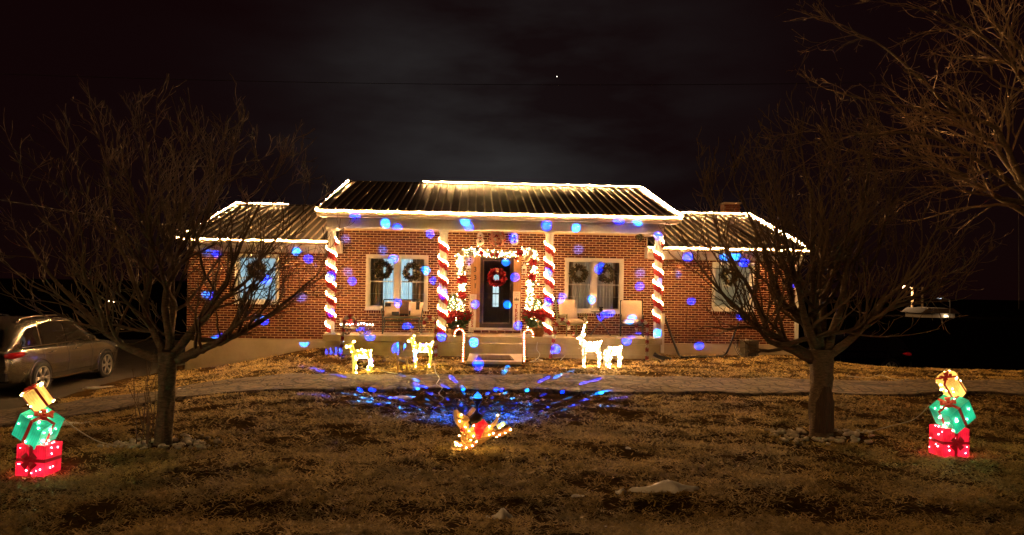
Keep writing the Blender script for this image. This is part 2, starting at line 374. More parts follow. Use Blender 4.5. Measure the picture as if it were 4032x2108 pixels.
# dead winter grass, thickest near the camera
TREE_L, TREE_R = ground(645, 1752), ground(3232, 1716)
def grass():
    N = 380000
    u = rng.uniform(-0.72, 0.80, N); q = rng.uniform(0, 1, N)
    Y = 1.0 / ((1 - q) / 5.0 + q / 21.3)                   # even over the picture
    Y = np.where(rng.uniform(0, 1, N) < 0.35, rng.uniform(5.0, 21.1, N), Y)
    X = u * Y
    gzv = np.vectorize(gz); dn = np.vectorize(drv_near)(X); df = np.vectorize(drv_far)(X)
    edge = rng.normal(0, 0.07, N) + 0.12 * np.sin(X * 2.9) * np.sin(X * 7.3 + 1) 
    keep = ~((Y > dn - 0.02 + edge * 0.8) & (Y < df - 0.10 + edge * 1.5)) & ~((Y > 19.45) & (X > -3.95) & (X < 5.15)) & ~((X < -8.7 + edge * 3) & (Y > 15.0)) & ~((Y > 17.38) & (X > -0.15) & (X < 1.25))
    keep &= ~((Y > 20.9) & (X > -8.1) & (X < 9.6)) & (X < 14)
    # bare patches
    pn = np.sin(X * 1.9 + 2 * np.sin(Y * 0.8)) * np.sin(Y * 2.3 + 1.5 * np.sin(X * 1.1)) + 0.5 * np.sin(X * 5.1 + Y * 3.3)
    keep &= (pn > -0.40 + rng.normal(0, 0.3, N)) | (rng.uniform(0, 1, N) < 0.22)
    ruts = np.abs(Y - 6.45 - 0.10 * np.sin(X * 1.1) - 0.05 * np.sin(X * 3.7)) < 0.16 + 0.08 * np.sin(X * 2.3)
    keep &= (rng.uniform(0, 1, N) < 0.6) | ~ruts
    keep &= (rng.uniform(0, 1, N) < 0.22) | (((X - 0.05) / 2.6) ** 2 + ((Y - 12.2) / 1.5) ** 2 > rng.uniform(0.7, 1.2, N))
    for tx, ty, er in ((TREE_L[0], TREE_L[1], 0.36), (TREE_R[0], TREE_R[1], 0.42)): keep &= ((X - tx) / 1.5) ** 2 + (Y - ty) ** 2 > (er * rng.uniform(0.75, 1.1, N)) ** 2
    X, Y = X[keep], Y[keep]; n = len(X)
    cl = rng.uniform(0, 1, n) < 0.85                           # most blades stand in tufts
    ci = rng.integers(0, max(1, n // 26), n); cx, cy = X[ci], Y[ci]; sp = 0.020 + 0.0024 * cy
    X = np.where(cl, cx + rng.normal(0, 1, n) * sp, X); Y = np.where(cl, cy + rng.normal(0, 1, n) * sp, Y); Z = gzv(X, Y) - 0.004
    ln = rng.uniform(0.05, 0.15, n) * (0.8 + 0.03 * Y); wd_ = (0.0022 + 0.00046 * Y) * rng.uniform(0.6, 1.5, n)
    a = rng.uniform(0, 2 * np.pi, n); el = rng.uniform(0.05, 0.55, n)
    dx, dy, dz = np.cos(a) * np.cos(el), np.sin(a) * np.cos(el), np.sin(el)
    sx, sy = -np.sin(a), np.cos(a)
    b = a + rng.normal(0, 0.9, n); ex, ey, ez = np.cos(b), np.sin(b), rng.uniform(-0.55, 0.25, n)
    V = np.empty((n, 5, 3), np.float32)
    P0 = np.stack([X, Y, Z], 1); D1 = np.stack([dx, dy, dz], 1) * (ln * 0.5)[:, None]; S = np.stack([sx, sy, np.zeros(n)], 1) * wd_[:, None]
    E_ = np.stack([ex, ey, ez], 1) * (ln * 0.5)[:, None]
    V[:, 0] = P0 - S; V[:, 1] = P0 + S; V[:, 2] = P0 + D1 + S * 0.8; V[:, 3] = P0 + D1 - S * 0.8; V[:, 4] = P0 + D1 + E_
    V[:, 4, 2] = np.maximum(V[:, 4, 2], Z + 0.002)
    base = (np.arange(n) * 5)[:, None]
    loops = np.concatenate([base + np.array([[0, 1, 2, 3]]), base + np.array([[3, 2, 4]])], 1).ravel().astype(np.int32)
    me = bpy.data.meshes.new('grass')
    me.vertices.add(n * 5); me.vertices.foreach_set('co', V.ravel())
    me.loops.add(len(loops)); me.loops.foreach_set('vertex_index', loops)
    me.polygons.add(2 * n)
    st = (np.arange(n) * 7)[:, None] + np.array([[0, 4]]); tot = np.tile([4, 3], n)
    me.polygons.foreach_set('loop_start', st.ravel().astype(np.int32)); me.polygons.foreach_set('loop_total', tot.astype(np.int32))
    me.update(calc_edges=True); me.materials.append(STRAW)
    o = ob('grass', me, kind='stuff'); o['label'] = 'short dead winter grass matted over the front yard'; o['category'] = 'grass'
grass()

# ================================================================== HOUSE
HO = Vector((0.7, 21.2, 0.0)); GUTT = M('almond_gutter', (0.40, 0.31, 0.21), 0.5, var=0.1, scale=5)
house = thing('brick_house', 'single storey red brick house with metal roof and white columned porch', 'house', HO)
def hb(mb, name, mat, parent=house, smooth=False, kind=None, label=None):
    mb.v = [(a - HO.x, b - HO.y, c - HO.z) for a, b, c in mb.v]
    return mb.build(name, mat, parent, smooth, kind, label)
WY = 21.2; WX0, WX1 = -8.05, 9.50; BY = 30.0
PX0, PX1, PY0, PZ = -3.95, 5.12, 19.70, 0.54
WIN = [(-3.06, -1.30, 1.17, 2.75, 'L'), (2.64, 4.35, 1.17, 2.75, 'R'), (-6.72, -5.50, 1.30, 2.70, 'l'), (6.97, 8.20, 1.28, 2.70, 'r')]
DX0, DX1, DZ0, DZ1 = 0.19, 1.15, 0.70, 2.72
# mortar face with openings, side and back walls
def holes_grid(x0, x1, z0, z1, holes):
    xs = sorted({x0, x1, *[h[0] for h in holes], *[h[1] for h in holes]}); zs = sorted({z0, z1, *[h[2] for h in holes], *[h[3] for h in holes]})
    out = []
    for i in range(len(xs) - 1):
        for j in range(len(zs) - 1):
            cx, cz_ = (xs[i] + xs[i + 1]) / 2, (zs[j] + zs[j + 1]) / 2
            if not any(h[0] < cx < h[1] and h[2] < cz_ < h[3] for h in holes): out.append((xs[i], xs[i + 1], zs[j], zs[j + 1]))
    return out
holes = [w[:4] for w in WIN] + [(DX0, DX1, DZ0, DZ1)]
mb = MB(); WT = 2.95
for x0, x1, z0, z1 in holes_grid(WX0, WX1, 0.31, WT, holes): mb.span((x0, WY + 0.008, z0), (x1, WY + 0.25, z1))
mb.span((PX0 + 0.1, WY + 0.008, WT), (PX1 - 0.1, WY + 0.25, 3.75))
mb.span((WX0, WY + 0.25, 0.31), (WX0 + 0.25, BY, WT)); mb.span((WX1 - 0.25, WY + 0.25, 0.31), (WX1, BY, WT)); mb.span((WX0, BY - 0.25, 0.31), (WX1, BY, WT))
wall = hb(mb, 'wall', MORTAR)
BR = []
for i, (c1, c2) in enumerate((((0.120, 0.025, 0.009), (0.165, 0.038, 0.013)), ((0.100, 0.020, 0.008), (0.142, 0.031, 0.011)), ((0.155, 0.040, 0.014), (0.21, 0.06, 0.022)), ((0.060, 0.014, 0.008), (0.095, 0.024, 0.012)))):
    BR.append(M('brick_%s' % 'abcd'[i], c1, 0.9, scale=11, col2=c2, bump=0.35, bscale=70))
def brick_geo(mb, cx, cz, w, h, y=WY):
    a, b, e = w / 2, h / 2, 0.004; f, k = y, y + 0.016
    vs = [(cx - a, k, cz - b), (cx + a, k, cz - b), (cx + a, k, cz + b), (cx - a, k, cz + b),
          (cx - a, f + e, cz - b), (cx + a, f + e, cz - b), (cx + a, f + e, cz + b), (cx - a, f + e, cz + b),
          (cx - a + e, f, cz - b + e), (cx + a - e, f, cz - b + e), (cx + a - e, f, cz + b - e), (cx - a + e, f, cz + b - e)]
    mb.add(vs, [(8, 9, 10, 11), (4, 5, 9, 8), (5, 6, 10, 9), (6, 7, 11, 10), (7, 4, 8, 11), (0, 1, 5, 4), (1, 2, 6, 5), (2, 3, 7, 6), (3, 0, 4, 7)])
CH, BL, JT = 0.0677, 0.2032, 0.0145
bricks = []
row = 0; z = 0.31 + CH / 2
while z < 3.42:
    if z < 2.80: spans = [(WX0, WX1)]
    else: spans = [(PX0 + 0.12, PX1 - 0.12)]
    cut = []
    for w in WIN:
        if w[2] - 0.11 < z < w[3] + 0.01: cut.append((w[0] - 0.005, w[1] + 0.005))
    if DZ0 - 0.3 < z < DZ1 + 0.02: cut.append((DX0 - 0.02, DX1 + 0.02))
    for a, b in spans:
        segs = [(a, b)]
        for c0, c1 in sorted(cut):
            ns = []
            for s0, s1 in segs:
                if c1 <= s0 or c0 >= s1: ns.append((s0, s1)); continue
                if c0 > s0: ns.append((s0, c0))
                if c1 < s1: ns.append((c1, s1))
            segs = ns
        for s0, s1 in segs:
            k0 = math.floor((s0 - WX0) / BL) - 1; x = WX0 + k0 * BL + (BL / 2 if row % 2 else 0)
            while x < s1:
                l, r = max(x + JT / 2, s0), min(x + BL - JT / 2, s1)
                if r - l > 0.03: bricks.append(((l + r) / 2, z, r - l, CH - JT, random.choice((0, 0, 0, 1, 1, 1, 2, 2, 3, 3))))
                x += BL
    z += CH; row += 1
for w in WIN:                                                # rowlock sills under the windows
    n = int((w[1] - w[0] + 0.1) / CH)
    for k in range(n):
        bricks.append((w[0] - 0.05 + (k + 0.5) * (w[1] - w[0] + 0.1) / n, w[2] - 0.052, CH - JT, 0.095, random.choice((0, 1, 2)), 1))
def showing(b):                                              # the courses in clear view round the porch windows come first
    d = min(abs(b[0] + 0.9), abs(b[0] - 2.25), abs(b[0] + 3.4), abs(b[0] - 4.65)); return d + abs(b[1] - 2.3) * 0.28 + (0.5 if b[1] < 1.3 else 0) + (1.5 if len(b) > 5 else 0) + (3 if b[2] < 0.15 else 0)
bricks.sort(key=showing)
shared = {}
for b in bricks[:300]:
    key = (round(b[2], 3), round(b[3], 3), b[4])
    if key not in shared:
        t = MB(); brick_geo(t, 0, 0, key[0], key[1], 0.0); shared[key] = t.mesh('brick', BR[b[4]])
    ob('brick', shared[key], wall, loc=(b[0] - HO.x, WY - HO.y - random.uniform(0, 0.0025), b[1] - HO.z))
rest = [MB() for _ in BR]
for b in bricks[300:]: brick_geo(rest[b[4]], b[0], b[1], b[2], b[3], WY - random.uniform(0, 0.003) - (0.02 if len(b) > 5 else 0))
allb = MB(); mi = []
for i, r_ in enumerate(rest): mi += [i] * len(r_.f); allb.add(r_.v, r_.f)
bo = hb(allb, 'brickwork', BR[0], wall, kind='stuff')
for m_ in BR[1:]: bo.data.materials.append(m_)
bo.data.polygons.foreach_set('material_index', mi)
mb = MB(); mb.span((WX0 - 0.02, WY - 0.015, -1.6), (WX1 + 0.02, BY + 0.02, 0.305)); hb(mb, 'foundation', FOUND)
# ---- porch
mb = MB(); mb.span((PX0, PY0 - 0.03, PZ - 0.155), (PX1, WY - 0.002, PZ)); slab = hb(mb, 'porch_slab', CONC)
mb = MB(); xcut = [PX0 + 0.06, -2.1, -0.05, 1.3, 3.25, PX1 - 0.06]
for i in range(len(xcut) - 1):
    mb.span((xcut[i] + 0.002, PY0 + 0.005 * (i % 2), 0.10), (xcut[i + 1] - 0.002, WY - 0.05, PZ - 0.165))
mb.span((PX0 + 0.05, PY0 + 0.004, -0.3), (PX1 - 0.05, WY - 0.06, 0.095)); hb(mb, 'porch_base', CONC)
mb = MB(); mb.span((-0.07, PY0 - 0.24, -0.1), (1.32, PY0 - 0.034, 0.345)); hb(mb, 'step', CONC)
mb = MB(); mb.span((-0.07, PY0 - 0.26, 0.348), (1.32, PY0 - 0.034, 0.375)); hb(mb, 'step_tread', CONC)
LAND = M('landing_concrete', (0.42, 0.34, 0.25), 0.85, var=0.15, scale=4, bump=0.2)
mb = MB(); mb.prism([(-0.13, 17.42), (1.17, 17.42), (1.32, 19.43), (-0.07, 19.43)], 0.055, 0.115, 'z'); hb(mb, 'landing', LAND)
mb = MB(); mb.prism([(-0.10, 17.45), (1.14, 17.45), (1.29, 19.42), (-0.04, 19.42)], -0.2, 0.053, 'z'); hb(mb, 'landing_base', M('landing_rubber', (0.04, 0.036, 0.034), 0.7))
# columns
CXS = [-3.79, -0.816, 2.04, 5.03]; CY = 19.86; ZB = 3.39
for cx in CXS:
    c = MB(); n = 40; prof = []
    for zc in (PZ + 0.06, ZB - 0.10):
        for j in range(n):
            a = 2 * math.pi * j / n; r_ = 0.108 if j % 4 < 2 else 0.098
            prof.append((cx + r_ * math.cos(a), CY + r_ * math.sin(a), zc))
    c.add(prof, [(j, (j + 1) % n, n + (j + 1) % n, n + j) for j in range(n)]); col = hb(c, 'column', WHITE)
    k = MB(); k.span((cx - 0.135, CY - 0.135, ZB - 0.035), (cx + 0.135, CY + 0.135, ZB - 0.002)); k.lathe([(0.112, 0), (0.13, 0.03), (0.13, 0.06), (0.118, 0.065)], 20, (cx, CY, ZB - 0.102)); hb(k, 'capital', WHITE, col)
    k = MB(); k.span((cx - 0.135, CY - 0.135, PZ + 0.002), (cx + 0.135, CY + 0.135, PZ + 0.03)); k.lathe([(0.13, 0), (0.135, 0.015), (0.112, 0.035)], 20, (cx, CY, PZ + 0.031)); hb(k, 'column_base', WHITE, col)
# beam with vertical siding boards, soffit, fascia, gutter
BX0, BX1, BYF = -3.90, 5.13, 19.72
mb = MB(); mb.span((BX0, BYF + 0.012, ZB), (BX1, BYF + 0.28, 3.72)); mb.span((BX0, BYF + 0.29, ZB), (BX0 + 0.2, WY - 0.003, 3.72)); mb.span((BX1 - 0.2, BYF + 0.29, ZB), (BX1, WY - 0.003, 3.72)); beam = hb(mb, 'beam', VINYL)
t = MB(); t.box((0, 0, 0), (0.092, 0.012, 0.185)); sb = t.mesh('siding_board', VINYL)
n = int((BX1 - BX0 - 0.1) / 0.1)
for k in range(n): ob('siding_board', sb, beam, loc=(BX0 + 0.10 + k * (BX1 - BX0 - 0.2) / (n - 1) - HO.x, BYF + 0.003 - HO.y, 3.478))
mb = MB(); mb.span((BX0 - 0.02, BYF - 0.022, 3.578), (BX1 + 0.02, BYF + 0.010, 3.615)); mb.span((BX0 - 0.02, BYF - 0.022, ZB - 0.012), (BX1 + 0.02, BYF + 0.010, ZB + 0.022)); hb(mb, 'beam_trim', WHITE, beam)
mb = MB(); mb.span((BX0 + 0.2, BYF + 0.28, 3.60), (BX1 - 0.2, WY - 0.003, 3.63)); hb(mb, 'porch_ceiling', WHITE)
RX0, RX1, EY, EZ, RY, RZ = -4.10, 5.52, 19.42, 3.80, 24.2, 5.22
mb = MB(); mb.span((RX0 + 0.04, EY + 0.05, 3.655), (RX1 - 0.04, BYF + 0.3, 3.70)); hb(mb, 'soffit', WHITE)
mb = MB(); mb.prism([(EY + 0.08, 3.70), (EY - 0.02, 3.70), (EY - 0.045, 3.76), (EY - 0.05, 3.83), (EY - 0.035, 3.83), (EY - 0.03, 3.77), (EY + 0.0, 3.715), (EY + 0.08, 3.715)], RX0, RX1, 'x'); hb(mb, 'gutter', GUTT)
mb = MB(); mb.span((RX0 + 0.03, EY + 0.06, 3.718), (RX1 - 0.03, EY + 0.09, 3.815)); hb(mb, 'fascia', WHITE)
# ---- metal roofs
ROOF = M('roof_metal', (0.060, 0.047, 0.036), 0.42, 0.2, var=0.25, scale=3, stretch=(6, 0.5, 0.5), bump=0.06, bscale=5)
RIBM = M('roof_rib_metal', (0.30, 0.25, 0.185), 0.45, 0.15, var=0.2)
def slope_roof(x0, x1, ey, ez, ry, rz, sp, name):
    n = max(1, round((x1 - x0) / sp)); w = (x1 - x0) / n; ln = math.hypot(ry - ey, rz - ez); ang = math.atan2(rz - ez, ry - ey)
    t = MB(); t.box((0, ln / 2, -0.012), (w - 0.001, ln, 0.024)); me = t.mesh('roof_panel', ROOF)
    rb = MB()
    e = [(-0.022, 0.0), (-0.012, 0.036), (0.012, 0.036), (0.022, 0.0)]
    rb.add([(a, 0, b + 0.0005) for a, b in e] + [(a, ln, b + 0.0005) for a, b in e], [(0, 1, 5, 4), (1, 2, 6, 5), (2, 3, 7, 6), (0, 3, 2, 1)]); rme = rb.mesh('seam_rib', RIBM)
    root = None
    hold = MB(); hold.add([(x0, ey + 0.01, ez - 0.04), (x1, ey + 0.01, ez - 0.04), (x1, ry, rz - 0.04), (x0, ry, rz - 0.04), (x0, 2 * ry - ey, ez - 0.04), (x1, 2 * ry - ey, ez - 0.04)], [(0, 1, 2, 3), (3, 2, 5, 4)])
    hold.span((x0, ry - 0.09, rz - 0.025), (x1, ry + 0.09, rz + 0.022))
    root = hb(hold, name, ROOF)
    for k in range(n):
        ob('roof_panel', me, root, loc=(x0 + (k + 0.5) * w - HO.x, ey - HO.y, ez - HO.z), rot=(ang, 0, 0))
        ob('seam_rib', rme, root, loc=(x0 + k * w + 0.02 - HO.x, ey - HO.y, ez - HO.z), rot=(ang, 0, 0))
    return root
slope_roof(RX0, RX1, EY - 0.02, EZ + 0.045, RY, RZ, 0.2286, 'roof')
WEY, WEZ, WRY, WRZ = 20.80, 3.07, 25.6, 4.55
slope_roof(-8.15, -3.915, WEY - 0.02, WEZ + 0.03, WRY, WRZ, 0.2286, 'roof')
slope_roof(5.145, 9.75, WEY - 0.02, WEZ + 0.03, WRY, WRZ, 0.2286, 'roof')
mb = MB()                                                    # gable ends
for x in (WX0, WX1 - 0.2): mb.prism([(WY, 2.95), (BY, 2.95), (WRY, WRZ - 0.06)], x + 0.005, x + 0.195, 'x')
for x in (BX0 + 0.01, BX1 - 0.15): mb.prism([(BYF + 0.02, 3.73), (2 * RY - BYF, 3.73), (2 * RY - BYF, 2.6), (WY + 0.3, 2.6), (WY + 0.3, 3.70), (BYF + 0.02, 3.70)], x, x + 0.14, 'x'); mb.prism([(EY + 0.12, 3.735), (2 * RY - EY - 0.12, 3.735), (RY, RZ - 0.07)], x, x + 0.14, 'x')
hb(mb, 'gable', VINYL)
for s, x0, x1 in ((0, -8.15, -3.72), (1, 4.95, 9.75)):       # wing eaves
    mb = MB(); mb.prism([(WEY + 0.10, 2.985), (WEY - 0.02, 2.985), (WEY - 0.045, 3.04), (WEY - 0.05, 3.10), (WEY - 0.035, 3.10), (WEY - 0.03, 3.05), (WEY, 3.0), (WEY + 0.10, 3.0)], x0, x1, 'x'); hb(mb, 'gutter', GUTT)
    mb = MB(); mb.span((x0 + 0.03, WEY + 0.10, 2.95), (x1 - 0.005, WY - 0.012, 2.98)); mb.span((x0 + 0.03, WEY + 0.06, 3.004), (x1 - 0.005, WEY + 0.1, 3.09)); hb(mb, 'soffit', WHITE)
    ex = x1 - 0.03 if s == 0 else x0; mb = MB(); mb.span((ex, WEY - 0.03, 2.765), (ex + 0.03, WY - 0.032, 3.10)); hb(mb, 'eave_return', VINYL)
    for k, (z0, z1) in enumerate(((2.76, 2.85), (2.852, 2.948))):
        mb = MB(); mb.prism([(WY - 0.014, z0), (WY - 0.030, z0), (WY - 0.018, z1), (WY - 0.014, z1)], x0 + 0.09, x1 - 0.03, 'x'); hb(mb, 'frieze_board', VINYL)
# rake trims
for x, a, b in ((RX0 + 0.005, (EY, EZ - 0.03), (RY, RZ - 0.05)), (RX1 - 0.005, (EY, EZ - 0.03), (RY, RZ - 0.05)), (-8.14, (WEY, WEZ - 0.03), (WRY, WRZ - 0.05)), (9.74, (WEY, WEZ - 0.03), (WRY, WRZ - 0.05))):
    mb = MB(); mb.bar((x, a[0], a[1] - 0.03), (x, b[0], b[1] - 0.03), 0.03, 0.12); hb(mb, 'rake_board', WHITE)
# chimney
mb = MB(); mb.span((9.10, 26.4, 4.3), (9.66, 26.9, 5.02)); ch = hb(mb, 'chimney', M('chimney_brick', (0.30, 0.16, 0.10), 0.9, scale=9, col2=(0.40, 0.23, 0.15)))
for k in range(9):
    for j in range(3):
        t = MB(); t.box((9.10 + 0.09 + j * 0.19 + (0.04 if k % 2 else -0.01), 26.396, 4.40 + k * 0.07), (0.175, 0.02, 0.056)); hb(t, 'brick', BR[2], ch)
mb = MB(); mb.span((9.06, 26.36, 5.021), (9.70, 26.94, 5.08)); hb(mb, 'chimney_cap', CONC, ch)
# downspouts
mb = MB(); mb.span((9.44, WY - 0.085, 0.12), (9.535, WY - 0.018, 2.62)); mb.bar((9.49, WY - 0.05, 2.61), (9.49, WEY + 0.06, 2.96), 0.09, 0.06); hb(mb, 'downspout', WHITE)
mb = MB(); mb.span((5.10, 19.72, 0.16), (5.19, 19.79, 0.72)); mb.span((5.10, 19.70, 0.95), (5.19, 19.77, 1.22)); mb.bar((5.145, 19.735, 0.97), (5.145, 19.757, 0.70), 0.06, 0.05); hb(mb, 'downspout', WHITE)
mb = MB(); mb.span((5.25, WY - 0.055, 0.46), (5.38, WY - 0.003, 0.62)); mb.lathe([(0.03, 0), (0.03, 0.03)], 10, (5.31, WY - 0.07, 0.54)); hb(mb, 'outlet_box', WHITE)
# ---- windows
CURT = M('drape', (0.34, 0.25, 0.17), 0.9, var=0.3, scale=30, stretch=(4, 1, 0.3), bump=0.2)
def sheer(name, col, e):
    return M(name, (0.6, 0.62, 0.6), 0.9, var=0.1, scale=26, stretch=(3, 1, 0.12), emit=e, ecol=col)
SH_BLUE = sheer('sheer_lit_blue', (0.42, 0.68, 0.80), 0.70)
SH_WARM = sheer('sheer_lit_warm', (0.62, 0.44, 0.27), 0.055)
DARKIN = M('room_dark', (0.05, 0.04, 0.03), 0.9)
def curtain(x0, x1, z0, z1, y, amp, lam):
    c = MB(); n = max(4, int((x1 - x0) / 0.012)); ph = random.uniform(0, 6)
    for i in range(n + 1):
        x = x0 + (x1 - x0) * i / n; yy = y + amp * math.sin(x * 2 * math.pi / lam + ph + 0.8 * math.sin(x * 9)) 
        c.v += [(x, yy, z0), (x + 0.004 * math.sin(x * 40), yy * 0.6 + y * 0.4, z1)]
    c.f = [(2 * i, 2 * i + 2, 2 * i + 3, 2 * i + 1) for i in range(n)]; return c
def sash(win, x0, x1, z0, z1, y, top):
    f = 0.035; mb = MB()
    mb.span((x0, y, z0), (x1, y + 0.03, z0 + f)); mb.span((x0, y, z1 - f), (x1, y + 0.03, z1)); mb.span((x0, y, z0 + f + 0.0005), (x0 + f, y + 0.03, z1 - f - 0.0005)); mb.span((x1 - f, y, z0 + f + 0.0005), (x1, y + 0.03, z1 - f - 0.0005))
    s = hb(mb, 'sash', WHITE, win)
    mb = MB(); a, b, c, d_ = x0 + f, x1 - f, z0 + f, z1 - f
    mt = MB()
    for k in (1, 2): mt.span((a + (b - a) * k / 3 - 0.006, y + 0.021, c), (a + (b - a) * k / 3 + 0.006, y + 0.029, d_))
    mt.span((a, y + 0.0215, (c + d_) / 2 - 0.006), (b, y + 0.0285, (c + d_) / 2 + 0.006)); hb(mt, 'muntin', WHITE, win)
    mb.add([(a, y + 0.015, c), (b, y + 0.015, c), (b, y + 0.015, d_), (a, y + 0.015, d_)], [(0, 1, 2, 3)]); hb(mb, 'pane', GLASS, win)
    if top:
        k = MB(); k.span(((x0 + x1) / 2 - 0.03, y - 0.012, z0 + 0.005), ((x0 + x1) / 2 + 0.03, y - 0.001, z0 + 0.02)); hb(k, 'latch', WHITE, win)
def window(x0, x1, z0, z1, kind):
    fr = 0.085; mb = MB()
    for d_, w_ in ((0.045, fr * 0.55), (0.022, fr)):
        mb.span((x0, WY - d_, z0), (x1, WY + 0.10, z0 + w_)); mb.span((x0, WY - d_ - 0.001, z1 - w_), (x1, WY + 0.101, z1)); mb.span((x0 - 0.001, WY - d_ + 0.001, z0 + w_), (x0 + w_, WY + 0.102, z1 - w_)); mb.span((x1 - w_, WY - d_ + 0.001, z0 + w_), (x1 + 0.001, WY + 0.102, z1 - w_))
    mb.span((x0 - 0.03, WY - 0.055, z0 - 0.02), (x1 + 0.03, WY - 0.001, z0 + 0.012))
    dbl = kind in 'LR'; xm = (x0 + x1) / 2
    if dbl: mb.span((xm - 0.07, WY - 0.024, z0 + fr + 0.001), (xm + 0.07, WY + 0.10, z1 - fr - 0.001))
    win = hb(mb, 'window', WHITE)
    bays = [(x0 + fr, xm - 0.07), (xm + 0.07, x1 - fr)] if dbl else [(x0 + fr, x1 - fr)]
    zm = (z0 + z1) / 2 + 0.02
    for a, b in bays:
        sash(win, a, b, zm - 0.02, z1 - fr, WY + 0.022, True); sash(win, a, b, z0 + fr, zm + 0.02, WY + 0.062, False)
    back = MB(); back.span((x0 + 0.02, WY + 0.5, z0), (x1 - 0.02, WY + 0.52, z1)); hb(back, 'room_wall', DARKIN, win)
    a, b = x0 + fr - 0.02, x1 - fr + 0.02; lo, hi = z0 + 0.05, z1 - 0.05
    if kind == 'L':
        hb(curtain(a, b, lo, hi, WY + 0.30, 0.03, 0.07), 'sheer_curtain', SH_BLUE, win, True)
        hb(curtain(a, a + 0.40, lo, hi, WY + 0.20, 0.03, 0.10), 'drape', CURT, win, True); hb(curtain(b - 0.40, b, lo, hi, WY + 0.20, 0.03, 0.11), 'drape', CURT, win, True)
    elif kind == 'R':
        hb(curtain(a, b, lo, hi, WY + 0.24, 0.03, 0.085), 'sheer_curtain', SH_WARM, win, True)
        hb(curtain(a, a + 0.18, lo, hi, WY + 0.19, 0.02, 0.10), 'drape', CURT, win, True); hb(curtain(b - 0.2, b, lo, hi, WY + 0.19, 0.02, 0.11), 'drape', CURT, win, True)
    else:
        m_ = M('blind_blue', (0.7, 0.75, 0.75), 0.7, var=0.05, emit=0.55, ecol=(0.42, 0.66, 0.78)) if kind == 'l' else M('blind_cream', (0.7, 0.64, 0.5), 0.7, var=0.05, emit=0.16, ecol=(0.78, 0.62, 0.34))
        s = MB(); zz = lo
        while zz < hi: s.box(((a + b) / 2, WY + 0.17, zz), (b - a, 0.003, 0.046), (R(22), 0, 0)); zz += 0.043
        hb(s, 'blind_slats', m_, win, kind='stuff')
    return win
for w in WIN: window(*w)
# ---- door
DOORF = M('storm_door_frame', (0.030, 0.018, 0.016), 0.35, var=0.2); DOORW = M('door_wood', (0.045, 0.026, 0.018), 0.5, var=0.4, scale=8, stretch=(6, 1, 0.5)); CEDAR = M('cedar', (0.26, 0.12, 0.045), 0.7, scale=5, col2=(0.40, 0.21, 0.085), stretch=(7, 1, 0.7), bump=0.15)
x0, x1, z0, z1 = DX0, DX1, DZ0, DZ1; f = 0.075
mb = MB(); y = WY - 0.05
mb.span((x0, y, z0), (x0 + f, WY + 0.1, z1)); mb.span((x1 - f, y, z0), (x1, WY + 0.1, z1)); mb.span((x0 + f, y + 0.001, z1 - f), (x1 - f, WY + 0.1, z1 - 0.001)); mb.span((x0 + f, y + 0.001, z0 + 0.001), (x1 - f, WY + 0.1, z0 + 0.11))
door = hb(mb, 'door', DOORF)
mb = MB(); f2 = f + 0.032
for a, b in (((x0 + f, z0 + 0.11), (x0 + f2, z1 - f)), ((x1 - f2, z0 + 0.11), (x1 - f, z1 - f)), ((x0 + f2, z1 - f - 0.03), (x1 - f2, z1 - f)), ((x0 + f2, z0 + 0.11), (x1 - f2, z0 + 0.15))): mb.span((a[0], y + 0.012, a[1]), (b[0], y + 0.03, b[1]))
hb(mb, 'storm_trim', M('storm_trim_metal', (0.14, 0.10, 0.08), 0.35, 0.5), door)
mb = MB(); zr = z0 + 0.96; mb.span((x0 + f2, y + 0.01, zr), (x1 - f2, y + 0.028, zr + 0.035)); hb(mb, 'rail', DOORF, door)
mb = MB(); mb.add([(x0 + f2, y + 0.022, z0 + 0.15), (x1 - f2, y + 0.022, z0 + 0.15), (x1 - f2, y + 0.022, z1 - f - 0.03), (x0 + f2, y + 0.022, z1 - f - 0.03)], [(0, 1, 2, 3)]); hb(mb, 'pane', GLASS, door)
mb = MB(); mb.span((x0 + f, WY + 0.12, z0 + 0.05), (x1 - f, WY + 0.16, z1 - f)); hb(mb, 'inner_leaf', DOORW, door)
mb = MB()
for a, b in (((x0 + 0.16, z0 + 0.20), (x0 + 0.37, z0 + 0.70)), ((x1 - 0.37, z0 + 0.20), (x1 - 0.16, z0 + 0.70)), ((x0 + 0.16, z0 + 0.82), (x0 + 0.30, z1 - 0.2)), ((x1 - 0.30, z0 + 0.82), (x1 - 0.16, z1 - 0.2))): mb.span((a[0], WY + 0.105, a[1]), (b[0], WY + 0.119, b[1]))
hb(mb, 'leaf_panel', DOORW, door)
xm = (x0 + x1) / 2 - 0.02; mb = MB(); mb.span((xm - 0.085, WY + 0.100, z0 + 0.60), (xm + 0.085, WY + 0.118, z1 - 0.37))
hb(mb, 'door_light', M('lit_door_glass', (0.8, 0.9, 0.92), 0.3, var=0.05, emit=0.85, ecol=(0.62, 0.86, 0.95)), door)
mb = MB(); yl = WY + 0.096
for a, b in (((xm, 0.62), (xm, 1.62)), ((xm - 0.085, 0.68), (xm + 0.085, 0.68)), ((xm - 0.085, 0.98), (xm + 0.085, 0.98)), ((xm - 0.04, 1.32), (xm, 1.22)), ((xm + 0.04, 1.32), (xm, 1.22)), ((xm - 0.05, 1.36), (xm, 1.62)), ((xm + 0.05, 1.36), (xm, 1.62))):
    mb.bar((a[0], yl, z0 + a[1]), (b[0], yl, z0 + b[1]), 0.007)
hb(mb, 'leading', BLACKM, door)
